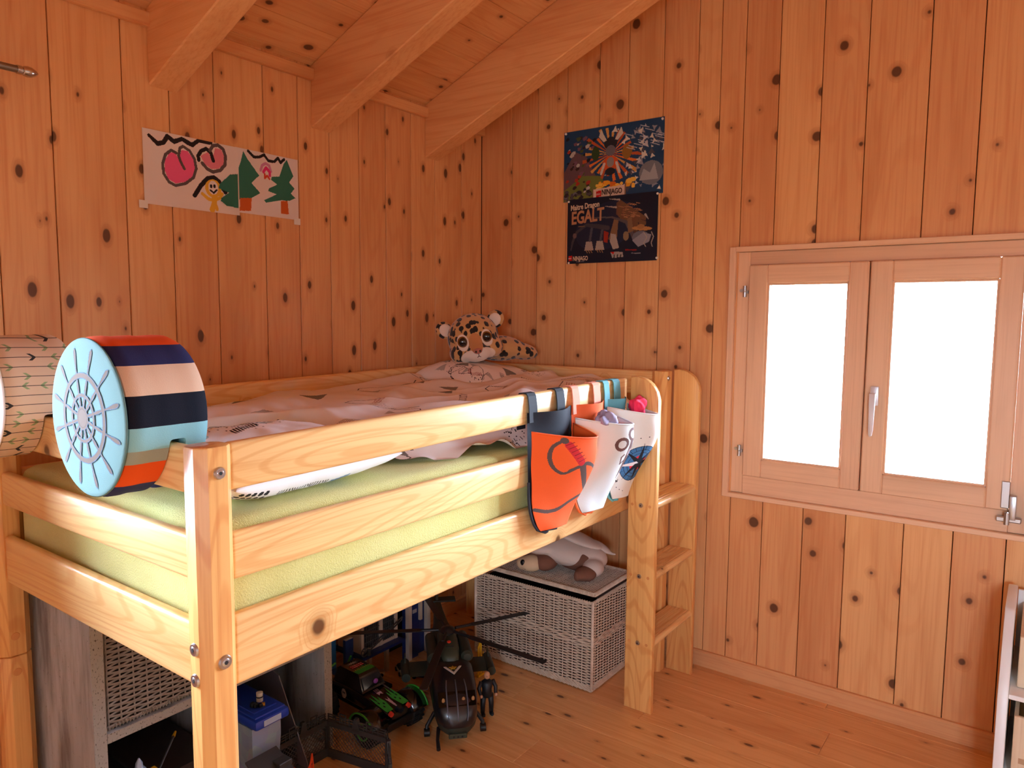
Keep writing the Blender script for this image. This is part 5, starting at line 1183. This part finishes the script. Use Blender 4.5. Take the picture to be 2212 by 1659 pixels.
for x in (-.042, -.014, .016, .044):       # window openings with lighter crew behind
    bm = B(); w_ = .011; zt_, zb_ = .146, .118
    y_of = lambda z: -.234-.042*(.154-z)/.034-.003
    vs = [bm.verts.new(p) for p in ((x-w_, y_of(zb_)-.002, zb_), (x+w_, y_of(zb_)-.002, zb_), (x+w_, y_of(zt_)-.002, zt_), (x-w_, y_of(zt_)-.002, zt_))]; bm.faces.new(vs)
    o = loc('cockpit_window', bm, mat('window_black', (.01, .01, .012), .15), cn); md = o.modifiers.new('t', 'SOLIDIFY'); md.thickness = .003
    if abs(x) > .015 or x > 0:
        bm = B(); ball(bm, (x+.003, y_of(.13)-.004, .131), (.005, .003, .008), 10, 8); loc('pilot', bm, mat('pilot_tan', (.62, .45, .26), .6), cn, smooth=True)
for x in (-.028, .001, .030):
    bm = B(); tube(bm, [(x*.9, -.213, .1635), (x, -.240, .152), (x*1.02, -.276, .128), (x, -.298, .100), (x*.9, -.303, .082)], .0017, 6); loc('canopy_rib', bm, mat('rib_grey', (.35, .38, .44), .3), cn, smooth=True)
bm = B(); prism(bm, [(-.027, -.150), (0, -.200), (.027, -.150), (.020, -.150), (0, -.187), (-.020, -.150)], .1725, .1745, 'xy', T=Matrix.Translation((0, 0, .0005))); loc('chevron_mark', bm, hw_, cn)
st_ = []
for k in range(10): a = math.pi/2+k*math.pi/5; q = .0125 if k % 2 == 0 else .0055; st_.append((q*math.cos(a), -.160+q*math.sin(a)))
bm = B(); prism(bm, st_, .1735, .1762, 'xy'); loc('star_mark', bm, mat('star_gold', (.72, .55, .16), .4), cn)
bm = B(); loft(bm, [[(x, y, z) for x, z in rring(0, zc_, hw, hh, 22, 2.6)] for y, hw, zc_, hh in ((-.115, .010, .172, .006), (-.105, .024, .176, .014), (-.06, .032, .182, .022), (0, .033, .186, .024), (.05, .030, .184, .022), (.10, .018, .178, .012))]); eg = loc('engine_cowl', bm, mat('olive_light', (.24, .26, .20), .5), he, auto=50)
bm = B(); lathe(bm, [(.0065, 0), (.0065, .003), (.003, .005)], (.0, -.045, .2045), 14); loc('red_button', bm, mat('button_red', (.90, .22, .14), .3), eg, auto=40)
bm = B(); bx(bm, -.012, .012, -.070, -.067, .199, .2025); loc('slot_mark', bm, blk, eg)
for s in (-1, 1):
    bm = B(); cyl(bm, (s*.052, -.09, .175), (s*.052, .06, .178), .019, .017, 20); cyl(bm, (s*.052, -.098, .175), (s*.052, -.09, .175), .012, .018, 20); loc('engine_pod', bm, ol, he, auto=40)
    bm = B(); prism(bm, [(-.04, .095), (.05, .095), (.04, .107), (-.02, .107)], s*.060, s*.135, 'yz', bev=.002); cyl(bm, (s*.135, -.055, .1), (s*.135, .055, .1), .014, .014, 16); bx(bm, s*.135-.002, s*.135+.002, .02, .05, .08, .135, 0); loc('stub_wing', bm, ol, he, auto=40)
    bm = B(); tube(bm, [(s*.058, -.20, .060), (s*.082, -.22, .030), (s*.083, -.225, .012)], .006, 8); cyl(bm, (s*.075, -.225, .0125), (s*.091, -.225, .0125), .012, n=18); loc('landing_wheel', bm, blk, he, auto=40)
bm = B(); tube(bm, [(-.052, -.262, .045), (-.058, -.30, .030), (-.058, -.335, .022)], [.006, .005, .006], 10); loc('nose_gun', bm, hb, he, auto=40)
bm = B(); bx(bm, -.026, .026, -.305, -.292, .030, .044, .002); loc('front_bumper', bm, mat('olive_light', (0, 0, 0)), he)
for k in range(3): bm = B(); cyl(bm, (-.012+.012*k, -.3052, .037), (-.012+.012*k, -.306, .037), .0032, n=10); loc('bumper_hole', bm, blk, he)
bm = B(); prism(bm, [(.40, .15), (.46, .15), (.50, .27), (.46, .275)], -.006, .006, 'yz', bev=.003); prism(bm, [(.40, .160), (.44, .160), (.44, .167), (.40, .167)], -.07, .07, 'yz', bev=.002); loc('tail_fin', bm, ol, he)
bm = B(); cyl(bm, (.006, .475, .262), (.018, .475, .262), .006, n=12)
for k in range(4): a = k*math.pi/2+.4; bx(bm, .014, .018, 0, .075, -.005, .005, .001, T=Matrix.Translation((0, .475, .262)) @ Matrix.Rotation(a, 4, 'X'))
loc('tail_rotor', bm, blk, he)
bm = B(); cyl(bm, (0, 0, .208), (0, 0, .232), .010, .009, 20); lathe(bm, [(.022, .218), (.026, .224), (.020, .234), (.008, .240)], n=24); loc('rotor_hub', bm, hb, he, auto=35)
for k, (ang, L) in enumerate(((-20, .345), (-86, .40), (-149, .40), (127, .385), (55, .36))):
    a = math.radians(ang+43); L *= .88; T = Matrix.Rotation(a, 4, 'Z') @ Matrix.Rotation(math.radians(2.5), 4, 'Y')
    bm = B(); cyl(bm, T @ Vector((.018, 0, .228)), T @ Vector((.075, 0, .228)), .005, n=10)
    prism(bm, [(.070, -.007), (.085, -.013), (L, -.013), (L+.004, 0), (L, .011), (.085, .011), (.070, .006)], .2265, .2295, 'xy', bev=.0008, seg=1, T=T); loc('rotor_blade', bm, mat('blade_black', (.085, .08, .095), .45), he)
# yellow gun and little figures standing on the helicopter's right side
for k, (x, y, z, lab) in enumerate(((-.862, -.722, .0, 'bald toy soldier in a dark jacket standing beside the helicopter nose'),)):
    f_ = thing('toy_figure', lab, 'toy figure', (x, y, z), local=True, rot=(0, 0, math.radians(-35))); f_.scale = (1.35, 1.35, 1.35)
    skin = mat('toy_skin', (.78, .56, .42), .5); jk = mat('toy_jacket', (.09, .085, .10), .5)
    bm = B()
    for s in (-1, 1): tube(bm, [(s*.010, 0, .060), (s*.012, -.002, .034), (s*.012, 0, .008)], [.0085, .007, .006], 10); ball(bm, (s*.012, -.005, .006), (.006, .012, .0058), 10, 8)
    tube(bm, [(0, 0, .056), (0, 0, .075), (0, .001, .094), (0, .001, .101)], [.015, .013, .017, .008], 12)
    for s in (-1, 1): tube(bm, [(s*.016, 0, .097), (s*.024, -.003, .080), (s*.021, -.014, .066)], [.0062, .0055, .0045], 8)
    loc('body', bm, jk, f_, smooth=True)
    bm = B(); ball(bm, (0, -.001, .114), (.0082, .0092, .0108), 16, 12); ball(bm, (0, -.0105, .113), (.0018, .002, .003), 8, 6); hd_ = loc('head', bm, skin, f_, smooth=True)
    for s in (-1, 1):
        bm = B(); ball(bm, (s*.021, -.016, .064), (.0045, .0055, .005), 10, 8); loc('hand', bm, skin, f_, smooth=True)
        bm = B(); ball(bm, (s*.0032, -.0097, .1155), (.0011, .0008, .0010), 6, 4); loc('eye', bm, blk, hd_)
    bm = B(); bx(bm, -.007, .007, .010, .016, .070, .092, .002); loc('backpack', bm, dgr, f_)
t = thing('toy_weapon', 'yellow toy gun rack on the floor behind the helicopter side', 'toy', (-.65, -.515, 0))
bm = B(); ym = mat('toy_yellow', (0, 0, 0)); bx(bm, -.72, -.68, -.64, -.62, .0005, .01, .001); tube(bm, [(-.71, -.63, .01), (-.71, -.63, .12), (-.70, -.63, .145)], .004, 6); tube(bm, [(-.695, -.63, .01), (-.695, -.63, .15)], .0045, 6); tube(bm, [(-.71, -.63, .08), (-.68, -.63, .08), (-.68, -.63, .095)], .0035, 6); bmesh.ops.transform(bm, matrix=Matrix.Translation((.055, .115, 0)), verts=bm.verts); obj('rack', bm, ym, t)

# ------------------------------------------------------------------ toy buildings and clutter at the back, under the bed
bwh = mat('brick_white', (.80, .72, .64), .4); bbl = mat('brick_blue', (.10, .16, .38), .4); bgy = mat('brick_grey', (.30, .30, .30), .45); bdk = mat('brick_dark', (.10, .09, .09), .4)
def studs(bm, x0, x1, y0, y1, z, s=.008):
    nx_, ny_ = int((x1-x0)/s), int((y1-y0)/s)
    for i in range(nx_):
        for j in range(ny_): cyl(bm, (x0+(i+.5)*s, y0+(j+.5)*s, z), (x0+(i+.5)*s, y0+(j+.5)*s, z+.0017), .0024, n=6)
def bpart(root, nm, boxes, m, bev=.0006):
    bm = B()
    for b_ in boxes: bx(bm, *b_, bev)
    return obj(nm, bm, m, root)
st1 = thing('toy_station', 'white and blue toy brick building with barred grey windows on stilts by the back wall', 'toy building', (-.90, -.13, 0))
bx0, bx1, by0, by1 = -1.00, -.80, -.20, -.06
bpart(st1, 'leg', [(bx0+.02, bx0+.036, by0+.01, by0+.026, .0005, .120)], bwh); bpart(st1, 'leg', [(bx1-.056, bx1-.040, by0+.01, by0+.026, .0005, .120)], bwh); bpart(st1, 'leg', [(bx0+.02, bx0+.036, by1-.026, by1-.01, .0005, .120)], bwh); bpart(st1, 'leg', [(bx1-.056, bx1-.040, by1-.026, by1-.01, .0005, .120)], bwh)
bpart(st1, 'blue_deck', [(bx0-.02, bx1+.01, by0-.03, by1+.01, .120, .132)], bbl)
bpart(st1, 'corner_pillar', [(bx0, bx0+.014, by0, by0+.014, .132, .26)], bwh); bpart(st1, 'corner_pillar', [(bx0+.10, bx0+.116, by0, by0+.016, .132, .26)], bwh); bpart(st1, 'corner_pillar', [(bx1-.014, bx1, by0, by0+.014, .132, .26)], bwh)
for x0, x1 in ((bx0+.014, bx0+.10), (bx0+.116, bx1-.014)):
    f1 = bpart(st1, 'window_frame', [(x0, x1, by0+.002, by0+.010, .132, .145), (x0, x1, by0+.002, by0+.010, .238, .26)], bwh); bpart(st1, 'window_pane', [(x0, x1, by0+.008, by0+.010, .145, .238)], bdk)
    bm = B(); k = 0
    while x0+.006+k*.010 < x1-.004: bx(bm, x0+.005+k*.010, x0+.0075+k*.010, by0+.003, by0+.007, .145, .238); k += 1
    for z in (.168, .192, .216): bx(bm, x0, x1, by0+.0035, by0+.0065, z, z+.0025)
    q = obj('window_bars', bm, bgy, f1); q['kind'] = 'stuff'
bpart(st1, 'side_wall', [(bx0, bx0+.010, by0+.014, by1, .132, .26)], bwh); bpart(st1, 'grey_roof', [(bx0-.004, bx1+.004, by0-.004, by1, .26, .270)], bgy)
bpart(st1, 'upper_block', [(bx0+.03, bx1-.03, by0+.02, by1-.01, .270, .32)], bwh)
st2 = thing('toy_station', 'tall blue and white toy brick tower at the back beside the wicker chest', 'toy building', (-.66, -.12, 0))
bpart(st2, 'pillar', [(-.735, -.715, -.20, -.18, .0005, .26)], bwh); bpart(st2, 'pillar', [(-.62, -.60, -.20, -.18, .0005, .30)], bwh); bpart(st2, 'pillar', [(-.665, -.650, -.20, -.18, .16, .30)], bwh)
bpart(st2, 'blue_wall', [(-.712, -.668, -.192, -.184, .0005, .26), (-.735, -.60, -.178, -.16, .0005, .25)], bbl)
bpart(st2, 'blue_floor', [(-.745, -.59, -.21, -.06, .300, .312)], bbl); bpart(st2, 'sign', [(-.705, -.680, -.195, -.1925, .20, .216)], mat('sign_grey', (.62, .60, .60), .5)); bpart(st2, 'back_wall', [(-.74, -.60, -.07, -.06, .0005, .30)], bdk)
bpart(st2, 'roof_clutter', [(-.70, -.69, -.17, -.16, .312, .345), (-.64, -.61, -.15, -.13, .312, .33)], bwh)
cr = thing('toy_crane', 'black toy helicopter skid frame lying against the barred toy building', 'toy', (-.95, -.24, .133))
bm = B(); tube(bm, [(-.98, -.225, .150), (-.80, -.225, .215)], .003, 6); tube(bm, [(-.98, -.225, .162), (-.80, -.225, .227)], .003, 6)
for k in range(7): tube(bm, [(-.975+.028*k, -.225, .152+.0101*k), (-.963+.028*k, -.225, .166+.0101*k)], .0018, 5)
obj('boom', bm, dgr, cr)
bm = B(); cyl(bm, (-.985, -.225, .133), (-.985, -.225, .156), .008); obj('mast', bm, dgr, cr)
wheel = thing('toy_ring', 'small spoked grey toy ring on the blue deck of the toy building', 'toy', (-.955, -.215, .133))
bm = B(); cw = Vector((-1.005, -.224, .152)); tube(bm, [cw+Vector((.0165*math.cos(a), 0, .0165*math.sin(a))) for a in np.linspace(0, 6.28, 22)[:-1]], .0024, 6, True)
for k in range(5): a = k*1.2566; tube(bm, [cw, cw+Vector((.016*math.cos(a), 0, .016*math.sin(a)))], .0018, 5)
obj('spoked_wheel', bm, bgy, wheel)
def toycar(lab, c, rz, m, s=1.):
    t = thing('toy_car', lab, 'toy car', c, 'small toy cars near the back wall', local=True, rot=(0, 0, rz)); t.scale = (s, s, s)
    bm = B(); bx(bm, -.016, .016, -.034, .034, .006, .018, .004, 2); loc('body', bm, m, t)
    bm = B(); loft(bm, [[(-.014, -.012, .018), (.014, -.012, .018), (.014, .024, .018), (-.014, .024, .018)], [(-.011, -.004, .028), (.011, -.004, .028), (.011, .018, .028), (-.011, .018, .028)]]); loc('cabin', bm, bdk, t)
    for sx_ in (-1, 1):
        for y in (-.021, .021): bm = B(); cyl(bm, (sx_*.012, y, .0075), (sx_*.018, y, .0075), .0075, n=14); loc('wheel', bm, blk, t, auto=40)
toycar('tiny white toy car between the legs of the toy building', (-.905, -.175, 0), .9, bwh, 1.1)
toycar('tiny white toy car with a yellow mark behind the helicopter rotor', (-.82, -.245, .0), -.5, mat('brick_cream', (.82, .78, .66), .4), 1.2)
toycar('tiny dark blue toy car in front of the toy building', (-.80, -.335, 0), .4, bbl, 1.2)
# stack of comics and boxes at the left, behind the truck
bkx = thing('toy_crate', 'small dark display crate with mesh sides behind the truck', 'crate', (-1.20, -.10, 0))
bpart(bkx, 'crate_body', [(-1.26, -1.13, -.13, -.05, .0005, .12)], mat('crate_brown', (.30, .18, .12), .6)); bpart(bkx, 'top_frame', [(-1.27, -1.12, -.14, -.045, .120, .132)], bdk)
bm = B()
for k in range(11): bx(bm, -1.258+.012*k, -1.256+.012*k, -.134, -.1305, .02, .118)
for k in range(7): bx(bm, -1.26, -1.13, -.134, -.1315, .02+.014*k, .022+.014*k)
q = obj('mesh_front', bm, bgy, bkx); q['kind'] = 'stuff'
for nm, lab, b_, m_ in (('book', 'red and white thin book standing on the small dark crate', (-1.25, -1.17, -.10, -.092, .1325, .21), mat('book_red', (.60, .16, .14), .5)), ('book', 'bright blue thin book standing behind the truck roof', (-1.095, -1.06, -.12, -.112, .0005, .24), mat('book_blue', (.14, .42, .68), .5)), ('book', 'dark blue book with white edges leaning by the toy building', (-1.055, -1.015, -.17, -.155, .0005, .20), mat('book_navy', (.12, .20, .42), .5))):
    t = thing(nm, lab, 'book', ((b_[0]+b_[1])/2, b_[2], b_[4])); bpart(t, 'cover', [b_], m_); bpart(t, 'pages', [(b_[0]+.002, b_[1]-.002, b_[2]+.001, b_[3]-.001, b_[4]+.002, b_[5]+.0015)], hw_)
bm = B(); T = Matrix.Translation((-.98, -.36, .0)) @ Matrix.Rotation(.6, 4, 'Z'); bx(bm, -.045, .045, -.008, .008, .0005, .012, .001, T=T); studs(bm, -.04, .04, -.008, .008, .0005+.0115) if False else None
o = obj('toy_plank', bm, mat('brick_tan', (.70, .54, .36), .5)); props(o, 'tan toy brick plank lying on the floor between truck and helicopter', 'toy brick')
bm = B(); T = Matrix.Translation((-.965, -.42, .010)) @ Matrix.Rotation(-.3, 4, 'Z'); ball(bm, (0, 0, 0), (.009, .026, .0095), 14, 10, T=T); o = obj('toy_missile', bm, mat('brick_tan', (0, 0, 0)), smooth=True); props(o, 'small tan rounded toy missile lying left of the helicopter', 'toy')
bm = B(); bx(bm, -1.02, -.93, -.30, -.22, .0005, .016, .002); bx(bm, -.99, -.95, -.285, -.24, .0165, .03, .003); o = obj('toy_wreck', bm, bdk); props(o, 'flat black toy base plate on the floor behind the truck', 'toy')

# ------------------------------------------------------------------ white storage unit at the right picture edge
wf_ = mat('white_lacquer', (.93, .93, .92), .35); bwd = wood('birch', (.88, .80, .68), (.80, .68, .52), axis='z', knots=0.01, kr=.01, rough=.45, var=.05, ring=.15)
un = thing('toy_rack', 'white sloping-sided toy rack with pale wooden boxes at the right picture edge', 'storage rack', (-.35, -2.40, 0))
prof = [(-.475, 0), (-.470, .405), (-.318, .604), (-.30, .612), (-.06, .612), (-.06, 0)]
for y0 in (-2.285, -2.62):
    bm = B(); prism(bm, prof, y0, y0+.026, 'xz', bev=.003); obj('side_panel', bm, wf_, un, auto=35)
bm = B(); bx(bm, -.065, -.055, -2.594, -2.287, .02, .60); obj('back_panel', bm, wf_, un)
for z in (.16, .40):
    bm = B(); bx(bm, -.46, -.07, -2.5935, -2.2855, z, z+.014, .001); obj('shelf_board', bm, wf_, un)
for k, (z0, z1, xf) in enumerate(((.175, .36, -.47), (.415, .565, -.40), (.0, .145, -.47))):
    b_ = thing('wooden_box', ['pale wooden box with a stepped inlay in the middle of the white toy rack', 'pale wooden box on the upper shelf of the white toy rack', 'pale wooden box at the bottom of the white toy rack'][k], 'box', (-.27, -2.44, z0), 'boxes in the white toy rack')
    bpart(b_, 'box_front', [(xf, xf+.012, -2.588, -2.302, z0+.0005, z1)], bwd, .002); bpart(b_, 'box_side', [(xf+.012, -.085, -2.588, -2.578, z0+.0005, z1)], bwd); bpart(b_, 'box_side', [(xf+.012, -.085, -2.312, -2.302, z0+.0005, z1)], bwd)
    bpart(b_, 'box_bottom', [(xf+.012, -.085, -2.578, -2.312, z0+.0005, z0+.008)], bwd); bpart(b_, 'box_back', [(-.085, -.075, -2.588, -2.302, z0+.0005, z1)], bwd)
    bm = B(); bx(bm, xf-.0006, xf, -2.34, -2.318, z0+.05, z0+.066); bx(bm, xf-.0006, xf, -2.362, -2.34, z0+.040, z0+.056); obj('inlay', bm, mat('inlay_brown', (.72, .58, .44), .5), b_)
for k in range(3):
    bm = B(); T = Matrix.Translation((-.24, -2.44, .582+.0)) @ Matrix.Rotation(.06*k, 4, 'Z')
    bx(bm, -.13, .10, -.11, .11, -.1585+k*.004, -.1555+k*.004, 0, T=T); o = obj('paper_stack', bm, mat('sheet_white', (.90, .90, .90), .7)); props(o, ['bottom', 'middle', 'topmost'][k]+' white paper sheet inside the upper box of the white rack', 'paper', 'sheets in the white rack')
